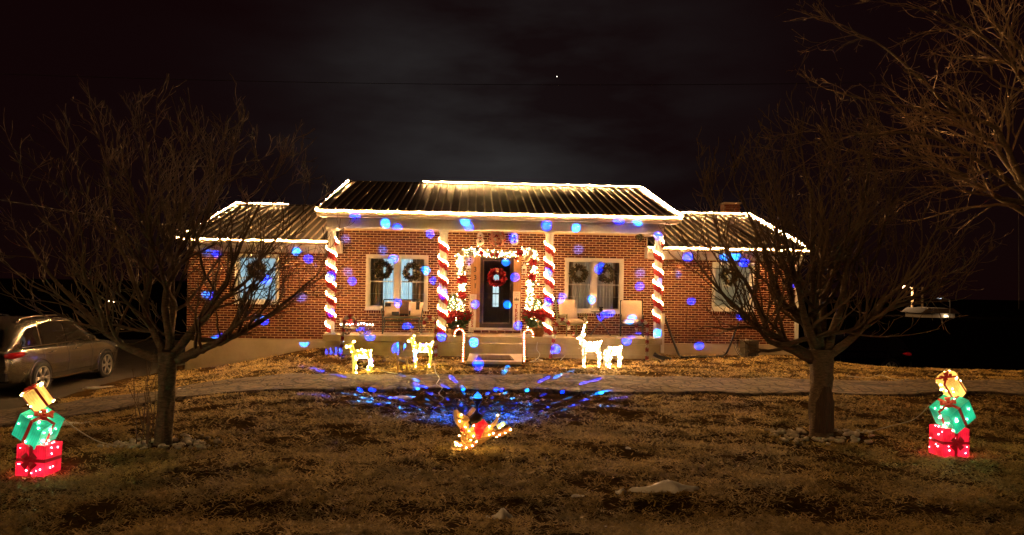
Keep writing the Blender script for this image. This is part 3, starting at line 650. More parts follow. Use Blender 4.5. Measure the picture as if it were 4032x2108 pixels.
mb = MB(); mb.span((x1 - f2 + 0.004, y - 0.035, z0 + 0.86), (x1 - f2 + 0.028, y - 0.02, z0 + 1.08)); mb.span((x1 - f2 + 0.006, y - 0.021, z0 + 0.90), (x1 - f2 + 0.024, y + 0.011, z0 + 0.93)); mb.span((x1 - f2 + 0.006, y - 0.021, z0 + 1.02), (x1 - f2 + 0.024, y + 0.011, z0 + 1.05)); hb(mb, 'handle', BLACKM, door)
mb = MB(); mb.span((-0.08, WY - 0.045, z0 + 0.0), (x0 - 0.002, WY - 0.005, 2.76)); cb = hb(mb, 'cedar_board', CEDAR)
mb = MB(); mb.span((x1 + 0.002, WY - 0.045, z0 + 0.0), (1.37, WY - 0.005, 2.76)); hb(mb, 'cedar_board', CEDAR)
mb = MB(); mb.span((x0 - 0.001, WY - 0.044, z1 + 0.002), (x1 + 0.001, WY - 0.005, 2.76)); hb(mb, 'cedar_board', CEDAR)
NUM = M('number_metal', (0.03, 0.017, 0.01), 0.5)
for s, py in (('3', 1062), ('3', 1095), ('1', 1127)):
    p = atY(1871, py, WY - 0.05); text(s, 0.20, NUM, cb, (p.x - HO.x, WY - 0.049 - HO.y, p.z), name='house_number', bold=0.003)
mb = MB(); mb.span((-0.12, WY - 0.10, 0.565), (1.40, WY - 0.02, 0.695)); hb(mb, 'threshold', WHITE)
mb = MB(); mb.span((0.02, WY - 0.42, PZ + 0.002), (1.36, WY - 0.106, 0.60)); st_ = hb(mb, 'door_step', MORTAR)
for k in range(6):
    t = MB(); t.box((0.13 + k * 0.223, WY - 0.265, 0.605), (0.208, 0.33, 0.055)); t.v = [(a, b, c) for a, b, c in t.v]; hb(t, 'brick', BR[3], st_)
# ================================================================== LIGHT STRINGS ON THE ROOFLINE
def bulbs_along(pts, sp, r, jt=0.0, zig=0.0, aim=Vector((0, -1, -0.1))):
    mb = MB(); pts = [Vector(p) for p in pts]; acc = 0.0; k = 0
    for a, b in zip(pts, pts[1:]):
        l = (b - a).length; t = acc
        while t < l:
            p = a + (b - a) * (t / l); k += 1
            mb.led((p.x + jit(jt), p.y + jit(jt), p.z + jit(jt) + (zig if k % 2 else -zig)), r, aim); t += sp
        acc = t - l
    return mb
def light_string(label, a, b, sag=0.026, aim=Vector((0, -1, -0.1))):
    a, b = Vector(a), Vector(b); L_ = (b - a).length; n = max(3, int(L_ / 0.22)); pts = []
    for i in range(n + 1):
        p = a + (b - a) * i / n; pts.append(p - Vector((0, 0, sag * math.sin(i * 1.05) ** 2 + jit(0.004))))
    root = thing('light_string', label, 'string lights', a, group='warm white light strings on the roofline')
    w = MB(); w.tube([p - a for p in pts], 0.006, 4); w.build('cable', WIREG, root)
    q = bulbs_along([p - a for p in pts], 0.036, 0.0112, 0.004, 0.007, aim); q.build_led(B_ROOF, root)
gy = EY - 0.10
light_string('warm light string along the eave gutter above the porch columns', (RX0, gy, 3.80), (RX1, gy, 3.80))
light_string('warm light string up the rake at the porch roof end by the silver car side', (RX0, gy, 3.83), (RX0, RY, RZ + 0.06))
light_string('warm light string along the high ridge of the porch roof', (at2(1066, 462, RY).x, RY - 0.06, RZ + 0.05), (RX1, RY - 0.06, RZ + 0.05), aim=Vector((0, -0.75, 0.65)).normalized())
light_string('warm light string up the porch roof rake nearest the chimney', (RX1, gy, 3.83), (RX1, RY, RZ + 0.06))
wy = WEY - 0.10
light_string('warm light string along the wing gutter above the blue lit window', (-8.15, wy, 3.075), (-3.75, wy, 3.075))
light_string('warm light string up the rake of the wing beside the parked silver car', (-8.16, wy, 3.1), (-8.14, WRY, WRZ + 0.05))
light_string('warm light string along the ridge of the wing beside the parked silver car', (-8.1, WRY - 0.05, WRZ + 0.05), (-6.35, WRY - 0.05, WRZ + 0.04))
light_string('warm light string along the wing gutter above the cream blind window', (4.97, wy, 3.075), (9.75, wy, 3.075))
light_string('warm light string along the wing ridge in front of the chimney', (5.6, WRY - 0.05, WRZ + 0.05), (9.7, WRY - 0.05, WRZ + 0.05))
light_string('warm light string down the wing rake next to the chimney', (9.76, wy, 3.1), (9.75, WRY, WRZ + 0.05))
# ================================================================== COLUMN WRAPS
TINS = M('red_tinsel', (0.40, 0.012, 0.014), 0.4, 0.1, var=0.5, scale=60, bump=0.5)
RIBW = M('white_ribbon', (0.72, 0.64, 0.55), 0.55, var=0.1, scale=30)
def column_wrap(cx, label, turns, z1, z0, ph):
    root = thing('column_wrap', label, 'light garland', (cx, CY, PZ), group='red and white light wraps on the porch columns')
    n = int(turns * 40); pit = (z1 - z0) / turns
    def P(t, dz, r):                                         # runs downwards from left to right across the front
        a = -math.pi / 2 + 2 * math.pi * (t * turns) + ph
        return Vector((r * math.cos(a), r * math.sin(a), z1 - PZ - (z1 - z0) * t + dz))
    red = MB()
    for i in range(n + 1):
        t = i / n; fr = 0.02 + 0.05 * random.random()
        red.v += [tuple(P(t, 0.030, 0.114)), tuple(P(t, -0.06, 0.124 + jit(0.005))), tuple(P(t, -0.150 - fr, 0.117 + jit(0.008)))]
    for i in range(n):
        for k in (0, 1): red.f.append((3 * i + k, 3 * i + k + 1, 3 * i + 4 + k, 3 * i + 3 + k))
    for i in range(int(n * 2.5)):                            # loose tinsel strands
        t = random.random(); q = P(t, random.uniform(-0.14, -0.02), 0.12); o_ = Vector((q.x, q.y, 0)).normalized()
        red.leaf(q, o_ * 0.7 + Vector((jit(0.5), jit(0.5), -0.8)), 0.05, 0.004)
    red.build('tinsel_ribbon', TINS, root)
    sp = MB(); L_ = turns * math.hypot(pit, 2 * math.pi * 0.13)
    for k, dz in enumerate((0.030, -0.002)):
        m = int(L_ / 0.042)
        for i in range(m):
            q = P((i + 0.33 * k) / m, dz + jit(0.006), 0.130 + jit(0.004)); sp.led(q, 0.0125, Vector((q.x, q.y, 0)).normalized())
    sp.build_led(B_WRAP, root)
column_wrap(CXS[0], 'spiral of red tinsel and lights on porch column by the wire wagon', 5.9, 3.10, 0.72, 0.9)
column_wrap(CXS[1], 'spiral of red tinsel and lights on porch column between bench and door', 5.7, 3.25, 0.70, 2.7)
column_wrap(CXS[2], 'spiral of red tinsel and lights on porch column between door and table', 5.8, 3.26, 0.74, 2.2)
column_wrap(CXS[3], 'spiral of red tinsel and lights on porch column beside the downspout', 5.0, 3.22, 1.10, 0.4)
# ================================================================== GREENERY
GREEN = M('garland_green', (0.030, 0.075, 0.022), 0.7, scale=20, col2=(0.11, 0.15, 0.06)); FROST = M('frosted_leaf', (0.45, 0.42, 0.34), 0.7, var=0.25)
REDF = M('red_petal', (0.42, 0.012, 0.016), 0.6, scale=20, col2=(0.24, 0.006, 0.01)); GOLD = M('gold_ball', (0.52, 0.38, 0.20), 0.3, 0.7, var=0.15)
DRYL = M('dried_leaf', (0.16, 0.085, 0.035), 0.8, scale=20, col2=(0.06, 0.05, 0.025)); CREAM = M('cream_fabric', (0.62, 0.50, 0.36), 0.9, var=0.1, scale=40, bump=0.2)
def tufts(mb, pts, rad, n, l, w):
    for _ in range(n):
        i = random.randrange(len(pts) - 1); p = lerp(pts[i], pts[i + 1], random.random())
        dr = Vector((random.gauss(0, 1), random.gauss(0, 1), random.gauss(0, 1))).normalized()
        mb.leaf(p + dr * rad * random.random() * 0.7, dr, l * random.uniform(0.6, 1.2), w)
gp = [atY(px, py, WY - 0.10) for px, py in ((1818, 1228), (1812, 1170), (1821, 1120), (1815, 1060), (1813, 1015), (1830, 992), (1880, 996), (1953, 1002), (2030, 1000), (2085, 990), (2103, 1005), (2100, 1060), (2092, 1110), (2086, 1160), (2078, 1228))]
gb = gp[7]; gl = cat_rom([p - gb for p in gp], 6)
gar = thing('door_garland', 'lighted evergreen garland with gold balls draped round the front door', 'garland', gb)
mb = MB(); tufts(mb, gl, 0.13, 3400, 0.10, 0.007); mb.tube(gl, 0.012, 5); mb.build('greenery', GREEN, gar)
mb = MB(); tufts(mb, gl, 0.11, 500, 0.07, 0.014); mb.build('frosted_leaves', FROST, gar)
mb = MB()
for _ in range(620):
    i = random.randrange(len(gl) - 1); p = lerp(gl[i], gl[i + 1], random.random()); mb.octa((p.x + random.gauss(0, 0.055), p.y - abs(random.gauss(0.04, 0.05)), p.z + random.gauss(0, 0.055)), random.uniform(0.008, 0.017))
mb.build('bulbs', B_GARL, gar, kind='stuff')
def flower(mb, c, r, n=7, tilt=0.35):
    for k in range(n):
        a = 2 * math.pi * k / n + jit(0.2); mb.leaf(c, Vector((math.cos(a), -tilt + jit(0.15), math.sin(a))), r * random.uniform(0.85, 1.15), r * 0.33, Vector((0, 1, 0)))
    for k in range(n - 2):
        a = 2 * math.pi * k / (n - 2) + jit(0.3); mb.leaf(Vector(c) + Vector((0, -0.015, 0)), Vector((math.cos(a), -0.8, math.sin(a))), r * 0.6, r * 0.22, Vector((0, 1, 0)))
for px, py, r in ((1824, 1098, .16), (1810, 1107, .11), (1818, 1162, .16), (2048, 997, .15), (2098, 1035, .15), (2094, 1090, .16), (1895, 999, .09), (2032, 1018, .07)):
    mb = MB(); flower(mb, atY(px, py, WY - 0.29) - gb, r, 8); mb.build('poinsettia', REDF, gar)
for px, py in ((1819, 998), (1836, 1018), (2090, 998), (2074, 1018)):
    mb = MB(); mb.ball(atY(px, py, WY - 0.28) - gb, 0.092, 14, 10); mb.build('gold_ball', GOLD, gar, True)
b0 = atY(1947, 1004, WY - 0.28) - gb
for s in (-1, 1):                                            # pair of red bells
    mb = MB(); mb.lathe([(0.0, 0.0), (0.03, -0.005), (0.045, -0.05), (0.07, -0.12), (0.085, -0.13), (0.04, -0.125)], 14, cap=False)
    q = Euler((0, s * R(-38), 0)).to_matrix(); mb.v = [tuple(q @ Vector(v) + b0 + Vector((s * 0.025, 0, 0.05))) for v in mb.v]; mb.build('bell', REDF, gar, True)
# wreaths
def wreath(name, label, c, R0, r0, mats, group=None, n=420, l=0.09, w=0.02, face=0.0):
    root = thing(name, label, 'wreath', c, group=group)
    ring = [Vector((R0 * math.cos(a), 0, R0 * math.sin(a))) for a in np.linspace(0, 2 * math.pi, 25)]
    core = MB(); core.tube(ring, r0 * 0.5, 6, cap=False); core.build('ring', mats[0], root)
    for k, (m_, share) in enumerate(zip(mats, (1.0, 0.35, 0.12))):
        mb = MB(); tufts(mb, ring, r0, int(n * share), l, w * (1 + 0.3 * k)); mb.build(('foliage', 'accent_leaves', 'berries')[k], m_, root, kind='stuff' if k == 2 else None)
    return root
DARKG = M('wreath_green', (0.030, 0.042, 0.016), 0.8, scale=14, col2=(0.10, 0.075, 0.03))
for px, py, lab, Y in ((1509, 1063, 'dried leaf wreath on the lit pair of windows, the one nearer the wagon', WY - 0.07), (1622, 1071, 'dried leaf wreath on the lit pair of windows, above the bench pillows', WY - 0.07),
                    (2279, 1078, 'green wreath with cream flowers on the dark window nearer the door', WY - 0.07), (2391, 1080, 'green wreath with cream flowers on the dark window nearer the downspout', WY - 0.07),
                    (1012, 1062, 'leafy wreath on the blue lit wing window behind the bare tree', WY - 0.07), (2874, 1088, 'dark wreath on the cream blind window of the wing', WY - 0.07)):
    wreath('window_wreath', lab, atY(px, py, Y), 0.185, 0.075, (DARKG, DRYL, FROST), 'wreaths hanging on the front windows', 520)
PEACH = M('peach_mesh', (0.60, 0.22, 0.14), 0.8, scale=18, col2=(0.75, 0.46, 0.32))
wreath('deco_wreath', 'peach and red ribbon wreath on the bricks above the door', atY(1957, 938, WY - 0.09), 0.145, 0.09, (PEACH, REDF, FROST), None, 260, 0.10, 0.032)
w_ = wreath('door_wreath', 'round crimson petal wreath hanging on the storm door', atY(1957, 1094, WY - 0.12), 0.185, 0.075, (REDF, M('crimson_petal', (0.42, 0.02, 0.05), 0.7, var=0.3), M('deep_red', (0.2, 0.01, 0.02), 0.7)), None, 620, 0.085, 0.028)
mb = MB(); mb.box((0, -0.09, 0.21), (0.085, 0.01, 0.10)); tg = mb.build('name_tag', CREAM, w_)
text('R', 0.085, M('tag_ink', (0.12, 0.08, 0.06), 0.7), tg, (0, -0.096, 0.21))
for px, lab in ((1891, 'white two ring snowman ornament with red scarf on the bricks, door number side'), (2026, 'white two ring snowman ornament above the cedar board without numbers')):
    c = atY(px, 950, WY - 0.03); s = thing('snowman_ornament', lab, 'ornament', c, group='snowman ornaments above the door')
    for k, (dz, R0, r0) in enumerate(((-0.01, 0.075, 0.045), (0.155, 0.055, 0.036))):
        mb = MB(); ring = [Vector((R0 * math.cos(a), -0.02, dz + R0 * math.sin(a))) for a in np.linspace(0, 2 * math.pi, 21)]; mb.tube(ring, r0, 8, cap=False); tufts(mb, ring, r0 * 1.05, 160, 0.03, 0.008); mb.build('ring', M('white_fluff', (0.74, 0.70, 0.64), 0.9, var=0.08), s)
        mb = MB(); mb.ball((0, 0.0, dz), 0.032, 8, 6); mb.build('button', M('dark_felt', (0.05, 0.03, 0.02), 0.9), s)
    mb = MB(); mb.bar((-0.07, -0.06, 0.085), (0.05, -0.06, 0.10), 0.03, 0.02); mb.bar((0.0, -0.065, 0.095), (-0.03, -0.065, 0.02), 0.025, 0.015); mb.bar((0.0, -0.065, 0.095), (0.035, -0.066, 0.03), 0.025, 0.015); mb.build('scarf', REDF, s)
    mb = MB(); mb.span((-0.035, -0.03, 0.235), (0.035, -0.01, 0.27)); mb.build('hat', M('white_fluff', (0.74, 0.7, 0.64)), s)
for px, lab in ((1846, 'white wall lantern beside the house numbers'), (2064, 'white wall lantern beside the bare cedar board')):
    c = atY(px, 1062, WY - 0.08); s = thing('wall_lantern', lab, 'lantern', c, group='white lanterns either side of the door')
    mb = MB(); mb.span((-0.065, -0.05, -0.13), (0.065, 0.05, -0.115)); mb.span((-0.065, -0.05, 0.03), (0.065, 0.05, 0.045))
    for a in (-1, 1):
        for b in (-1, 1): mb.span((a * 0.055 - 0.007, b * 0.042 - 0.007, -0.115), (a * 0.055 + 0.007, b * 0.042 + 0.007, 0.03))
    mb.build('frame', WHITE, s)
    mb = MB(); mb.prism([(-0.07, 0.045), (0.07, 0.045), (0.045, 0.10), (0, 0.16), (-0.045, 0.10)], -0.045, 0.045); mb.build('roof', WHITE, s)
    mb = MB(); mb.tube([(0, 0, 0.15), (0, 0.03, 0.19), (0, 0.08, 0.19)], 0.008, 5); mb.build('hook', WHITE, s)
    mb = MB(); mb.lathe([(0.022, -0.115), (0.022, -0.03)], 10); mb.build('candle', CREAM, s)
# TREES signs
SIGNW = M('sign_board', (0.66, 0.58, 0.48), 0.8, var=0.1, scale=9, stretch=(4, 1, 0.5)); SRED = M('sign_red', (0.28, 0.012, 0.012), 0.8); SINK = M('sign_ink', (0.10, 0.075, 0.06), 0.8)
for px, yt, yb, lab, tilt in ((1858, 1159, 1314, 'tall narrow TREES sign leaning under the house numbers', 1.2), (2031, 1148, 1308, 'tall narrow TREES sign leaning on the bare cedar board', 0.6)):
    Yb = WY - 0.15; a, b = atY(px, yt, Yb), atY(px, yb, Yb); H = a.z - 0.575; base = Vector((b.x, Yb, 0.575 if px < 1900 else 0.60))
    H = a.z - base.z
    s = thing('tree_sign', lab, 'sign', base, (R(-3), R(tilt), 0), group='TREES signs beside the door')
    mb = MB(); mb.span((-0.095, -0.01, 0), (0.095, 0.01, H)); mb.build('board', SIGNW, s)
    mb = MB(); mb.span((-0.105, -0.02, -0.002), (-0.0955, 0.014, H + 0.002)); mb.span((0.0955, -0.02, -0.002), (0.105, 0.014, H + 0.002)); mb.span((-0.095, -0.019, H - 0.008), (0.095, 0.013, H + 0.001)); mb.span((-0.095, -0.019, 0.0), (0.095, 0.013, 0.009)); mb.build('frame', M('sign_frame', (0.40, 0.33, 0.26), 0.8), s)
    text('FARM', 0.052, SINK, s, (0, -0.0125, H - 0.062), sx=0.95); text('FRESH', 0.052, SINK, s, (0, -0.0125, H - 0.112), sx=0.95)
    mb = MB(); mb.span((-0.07, -0.0125, H - 0.147), (0.07, -0.0105, H - 0.143)); mb.span((-0.07, -0.0125, H - 0.032), (0.07, -0.0105, H - 0.028)); mb.build('rule', SINK, s)
    mb = MB()
    for dx, h in ((-0.045, 0.085), (0.0, 0.105), (0.045, 0.08)):
        for k in range(3): mb.prism([(dx - 0.032 + k * 0.006, H - 0.262 + k * h * 0.24), (dx + 0.032 - k * 0.006, H - 0.262 + k * h * 0.24), (dx, H - 0.262 + k * h * 0.24 + h * 0.5)], -0.0124 - 0.0005 * k, -0.0104)
        mb.span((dx - 0.005, -0.0125, H - 0.28), (dx + 0.005, -0.0106, H - 0.262))
    mb.build('tree_print', SINK, s)
    text('Christmas', 0.042, SINK, s, (0, -0.0125, H - 0.33))
    hl = (H - 0.37 - 0.13) / 5
    for k, ch_ in enumerate('TREES'): text(ch_, hl * 1.22, SRED, s, (0, -0.0125, H - 0.37 - (k + 0.5) * hl), bold=0.004, sx=0.95)
    text('CUT &', 0.038, SINK, s, (0, -0.0125, 0.085)); text('CARRY', 0.038, SINK, s, (0, -0.0125, 0.042))
# lit mini trees + poinsettia planters
TREEG = M('fir_green', (0.035, 0.10, 0.02), 0.7, scale=16, col2=(0.12, 0.17, 0.04)); TERR = M('basket', (0.36, 0.17, 0.06), 0.8, scale=30, col2=(0.45, 0.25, 0.1), bump=0.4)
for px, top, lab, Y in ((1780, 1158, 'lighted miniature fir standing behind the planter nearer the bench', WY - 0.35), (2118, 1172, 'lighted miniature fir standing behind the planter nearer the table', WY - 0.35)):
    c = atY(px, 1250, Y); H = atY(px, top, Y).z - PZ; root = thing('mini_fir', lab, 'christmas tree', (c.x, Y, PZ), group='lighted miniature firs by the door')
    mb = MB(); mb.tube([(0, 0, 0.0), (0, 0, H * 0.95)], [0.03, 0.008], 6); mb.lathe([(0.0, 0), (0.11, 0), (0.13, 0.12), (0.0, 0.12)], 12); mb.build('trunk', TERR, root)
    mb = MB(); bl = MB()
    for _ in range(1500):
        h = random.random() ** 0.8; r_ = (1 - h) * 0.30 + 0.015; a = random.uniform(0, 6.283); q = random.random() ** 0.5
        mb.leaf((r_ * q * math.cos(a), r_ * q * math.sin(a), 0.14 + h * (H - 0.16)), (math.cos(a), math.sin(a), -0.15 + jit(0.4)), 0.08, 0.009)
    for k in range(70):
        h = (k + random.random()) / 70; r_ = (1 - h) * 0.30 + 0.02; a = k * 2.399 + jit(0.4); bl.octa((r_ * math.cos(a), r_ * math.sin(a), 0.16 + h * (H - 0.22)), random.uniform(0.011, 0.017))
    mb.build('crown', TREEG, root); bl.build('bulbs', B_MINI, root, kind='stuff')
    mb = MB(); flower(mb, Vector((0, 0, H)), 0.075, 6, 0.05); mb.build('star', FROST if px < 1900 else REDF, root)
POTF = M('pot_foil', (0.34, 0.15, 0.05), 0.45, 0.3, var=0.4, bump=0.6)
for px, lab, Y, sc in ((1799, 'red poinsettia planter on the porch edge nearer the bench', 20.15, 1.12), (2117, 'red poinsettia planter on the porch edge nearer the table', 20.15, 1.22)):
    c = atY(px, 1310, Y); root = thing('poinsettia_planter', lab, 'planter', (c.x, Y, PZ), group='poinsettia planters by the door', scale=sc)
    mb = MB(); mb.lathe([(0.0, 0.0), (0.12, 0.0), (0.165, 0.19), (0.175, 0.2), (0.155, 0.2), (0.15, 0.17), (0, 0.17)], 18); mb.build('pot', POTF, root, True)
    lf, fl = MB(), MB()
    for _ in range(260):
        a = random.uniform(0, 6.283); h = random.uniform(0.2, 0.52); r_ = 0.08 + 0.22 * (h - 0.15) / 0.37 * random.random() ** 0.4; lf.leaf((r_ * math.cos(a), r_ * math.sin(a), h), (math.cos(a), math.sin(a), jit(0.6)), 0.13, 0.032)
    for k in range(46):
        a = k * 2.399; r_ = 0.30 * math.sqrt((k + 0.5) / 46); cc = Vector((r_ * math.cos(a), r_ * math.sin(a), 0.56 + jit(0.03) - 0.35 * r_ * r_ * 3))
        for j in range(7): b = j * 0.9 + jit(0.3); fl.leaf(cc, (math.cos(b), math.sin(b), 0.1 + jit(0.5)), 0.12, 0.036, Vector((0, 0, 1)))
    for k in range(26):
        a = random.uniform(-3.6, 0.5); cc = Vector((0.28 * math.cos(a), 0.28 * math.sin(a), 0.46 + jit(0.09)))
        for j in range(6): b = j * 1.05; fl.leaf(cc, (math.cos(b), -0.3 + jit(0.3), math.sin(b)), 0.10, 0.032, Vector((0, 1, 0)))
    lf.build('foliage', GREEN, root); fl.build('petals', REDF, root, kind='stuff')
# ================================================================== CANDY CANES
def cane_path(h, r, side, lean=0.0, n=10):
    pts = [Vector((lean * t * 0.0, 0, 0)) for t in ()]
    for i in range(13): pts.append(Vector((lean * i / 12, 0, (h - r) * i / 12)))
    for i in range(1, n + 1):
        a = math.pi * i / n; pts.append(Vector((lean + side * r * (1 - math.cos(a)), 0, h - r + r * math.sin(a))))
    pts.append(pts[-1] - Vector((0, 0, r * 0.5))); return pts
def resample(pts, step):
    o = [pts[0]]; acc = 0
    for a, b in zip(pts, pts[1:]):
        l = (b - a).length; t = step - acc
        while t <= l: o.append(a + (b - a) * (t / l)); t += step
        acc = l - (t - step)
    return o
CAN_W = EM('cane_glow', (1.0, 0.26, 0.09), 0.42); CAN_R = M('cane_red', (0.45, 0.02, 0.01), 0.4, emit=0.9, ecol=(1.0, 0.04, 0.01))
for px, s, lab in ((1822, -1, 'glowing candy cane by the step with its hook toward the bench'), (2064, 1, 'glowing candy cane by the step with its hook toward the table')):
    c = ground(px, 1434); root = thing('lit_candy_cane', lab, 'candy cane', c, group='glowing candy canes flanking the step')
    pts = resample([p + Vector((0, 0, 0.05)) for p in cane_path(0.80, 0.115, s, -0.02 * s)], 0.014)
    w, r_ = MB(), MB()
    for i, (p, q) in enumerate(zip(pts, pts[1:])):
        (r_ if i % 6 > 3 else w).tube([p, q], 0.031 if i % 6 < 4 else 0.033, 8)
    bl = MB()
    for p in pts[2::4]: bl.octa((p.x + jit(.004), p.y - 0.030, p.z), 0.0085)
    bl.build('bulbs', EM('bulb_cane', (1.0, 0.45, 0.18), 60), root, kind='stuff')
    w.build('glow_tube', CAN_W, root); r_.build('stripes', CAN_R, root, kind='stuff')
    mb = MB(); mb.tube([(0, 0, -0.12), (0, 0, 0.06)], 0.008, 5); mb.build('stake', BLACKM, root)
TW = M('white_tinsel', (0.86, 0.80, 0.72), 0.7, var=0.15, scale=40)
for px, py, side, lab, lean, r in ((1339, 1404, 1, 'tinsel candy cane in front of the wire wagon', 0.10, 0.135), (1716, 1398, -1, 'tinsel candy cane hooked toward the bench', -0.02, 0.15), (2167, 1411, 1, 'tinsel candy cane hooked over the green framed chair', 0.14, 0.17), (2547, 1417, -1, 'tinsel candy cane near the downspout end of the porch', 0.0, 0.15)):
    c = ground(px, py); c.y = min(c.y, PY0 - 0.22); c = Vector((atY(px, py, c.y).x, c.y, gz(c.x, c.y)))
    root = thing('tinsel_candy_cane', lab, 'candy cane', c, group='red and white tinsel candy canes along the porch')
    H = 1.04; pts = resample(cane_path(H, r, side, lean), 0.012)
    for k in range(0, len(pts), 9):
        t = MB()
        for p in pts[k:k + 9]:
            for _ in range(26):
                dr = Vector((random.gauss(0, 1), random.gauss(0, 1), random.gauss(0, 1))).normalized(); t.leaf(p + dr * 0.014, dr, 0.036, 0.013)
        t.build('tinsel_band', TW if (k // 9) % 2 else TINS, root)
    mb = MB(); mb.tube([pts[0] - Vector((0, 0, 0.12))] + pts[::6] + [pts[-1]], 0.013, 5); mb.build('rod', WIREG, root)
# ================================================================== REINDEER
def bez(a, b, c, n=8): return [Vector(a) * (1 - t) ** 2 + Vector(b) * 2 * t * (1 - t) + Vector(c) * t * t for t in (i / n for i in range(n + 1))]
def deer(label, c, H, rz, wire, bulbm, nb, br, hull=None, antler=None, graze=False, group='wire frame deer on the lawn', antm=None):
    root = thing('lighted_deer' if bulbm else 'wire_deer', label, 'reindeer', c, (0, 0, rz), group=group, scale=H)
    # unit deer: height to the ears 1.0, facing -X
    fr, hull_mb = MB(), MB(); paths = []
    def path(p, r=0.010): fr.tube(p, r, 5); paths.append(p)
    body = [(-0.27, 0.66, 0.075), (-0.20, 0.62, 0.125), (-0.05, 0.61, 0.125), (0.10, 0.61, 0.120), (0.22, 0.63, 0.120), (0.29, 0.66, 0.07)]
    for x, z, r in body: path([Vector((x, r * 0.75 * math.cos(a), z + r * math.sin(a))) for a in np.linspace(0, 2 * math.pi, 11)])
    for k in range(8):
        a = 2 * math.pi * k / 8; path([Vector((x, r * 0.75 * math.cos(a), z + r * math.sin(a))) for x, z, r in body])
    hull_mb.tube([Vector((x, 0, z)) for x, z, r in body], [r * 0.93 for _, _, r in body], 10, flat=0.75)
    if graze: nk = bez((-0.24, 0, 0.68), (-0.42, 0, 0.62), (-0.40, 0, 0.30)); hd = [Vector((-0.40, 0, 0.31)), Vector((-0.41, 0, 0.20)), Vector((-0.37, 0, 0.08))]
    else: nk = bez((-0.24, 0, 0.66), (-0.30, 0, 0.78), (-0.31, 0, 0.90)); hd = [Vector((-0.27, 0, 0.92)), Vector((-0.38, 0, 0.90)), Vector((-0.47, 0, 0.84))]
    for s in (-1, 1):
        for u in (-1, 1): path([p + Vector((u * (0.075 - 0.045 * i / 8) * (0.7 if not graze else 0.5), s * (0.06 - 0.03 * i / 8), 0)) for i, p in enumerate(nk)])
        path([hd[0] + Vector((0, s * 0.045, 0.02)), hd[1] + Vector((0, s * 0.04, 0.02)), hd[2] + Vector((0, s * 0.015, 0))]); path([hd[0] + Vector((0, s * 0.03, -0.05)), hd[1] + Vector((0, s * 0.03, -0.04)), hd[2]])
        e = hd[0]; path([e + Vector((0.0, s * 0.04, 0.02)), e + Vector((0.03, s * 0.12, 0.09)), e + Vector((0.04, s * 0.05, 0.03))])
    hull_mb.tube(nk, [0.085 - 0.004 * i for i in range(len(nk))], 8, flat=0.8); hull_mb.tube([hd[0] + Vector((0.03, 0, 0)), hd[0], hd[1], hd[2]], [0.03, 0.065, 0.055, 0.026], 8)
    for x, kx, fx in ((-0.21, -0.22, -0.20), (0.24, 0.29, 0.25)):
        for s in (-1, 1):
            o_ = 0.03 * s
            top = Vector((x + o_, s * 0.085, 0.60)); kn = Vector((kx + o_, s * 0.085, 0.33)); ft = Vector((fx + o_ * 1.6, s * 0.085, 0.0))
            for w_ in (-1, 1): path([top + Vector((w_ * 0.055, 0, 0)), kn + Vector((w_ * 0.024, 0, 0)), ft + Vector((w_ * 0.018, 0, 0))])
            hull_mb.tube([top, kn, ft], [0.065, 0.033, 0.024], 7)
    path([Vector((0.28, 0, 0.70)), Vector((0.36, 0.02, 0.80)), Vector((0.34, -0.02, 0.70)), Vector((0.29, 0, 0.66))])
    fr.build('wire_frame', wire, root)
    if hull: hull_mb.build('body_mesh', hull, root, True)
    if antler:
        am = MB(); ap = []
        for s in (-1, 1):
            e = Vector((-0.29, s * 0.04, 0.96)); a = [e + Vector(q) * 1.0 for q in antler(s)]; am.tube(a, 0.013, 5); ap.append(a)
            if antm is None: paths.append(a)
            for k in (2, 3):
                if k < len(a): am.tube([a[k], a[k] + Vector((-0.07, s * 0.03, 0.09))], 0.010, 4)
        am.build('antlers', antm or wire, root)
    if bulbm:
        bm_ = MB(); seg = [(a, b) for p in paths for a, b in zip(p, p[1:])]; wt = [(b - a).length for a, b in seg]
        for _ in range(nb):
            a, b = random.choices(seg, wt)[0]; q = lerp(a, b, random.random()); bm_.octa((q.x + jit(0.015), q.y + jit(0.015), q.z + jit(0.015)), br * random.uniform(0.7, 1.25))
        bm_.build('bulbs', bulbm, root, kind='stuff')
    return root
DWIRE = M('white_wire', (0.66, 0.62, 0.52), 0.5, var=0.05); TANW = M('tan_wire', (0.42, 0.27, 0.15), 0.7, var=0.2)
DHULL = M('acrylic_yellow', (0.55, 0.50, 0.20), 0.4, emit=0.55, ecol=(0.95, 0.72, 0.08), scale=18, var=0.4)
DHULL2 = M('acrylic_white', (0.45, 0.40, 0.32), 0.4, emit=0.35, ecol=(1.0, 0.78, 0.45), scale=14, var=0.3)
deer('glowing yellow doe facing the bench side lawn, nearest the driveway', ground(1422, 1471), 0.68, R(8), DWIRE, B_DEER, 75, 0.026, DHULL)
deer('small unlit tan fawn between the two glowing yellow deer', ground(1582, 1459), 0.42, R(12), TANW, None, 0, 0, TANW)
deer('glowing yellow deer with thin curved antlers in front of the bench', ground(1660, 1447), 0.72, R(16), DWIRE, B_DEER, 75, 0.024, DHULL, lambda s: [(0, 0, 0), (0.02, s * 0.07, 0.10), (-0.03, s * 0.14, 0.20), (-0.10, s * 0.12, 0.30)], antm=M('pink_wire', (0.42, 0.24, 0.17), 0.6))
deer('bright white stag with tall straight antlers in front of the table', ground(2325, 1446), 0.80, R(16), DWIRE, B_COOL, 240, 0.016, DHULL2, lambda s: [(0, 0, 0), (0.03 + 0.03 * s, s * 0.04, 0.14), (0.09 + 0.05 * s, s * 0.05, 0.28), (0.13 + 0.06 * s, s * 0.04, 0.42)])
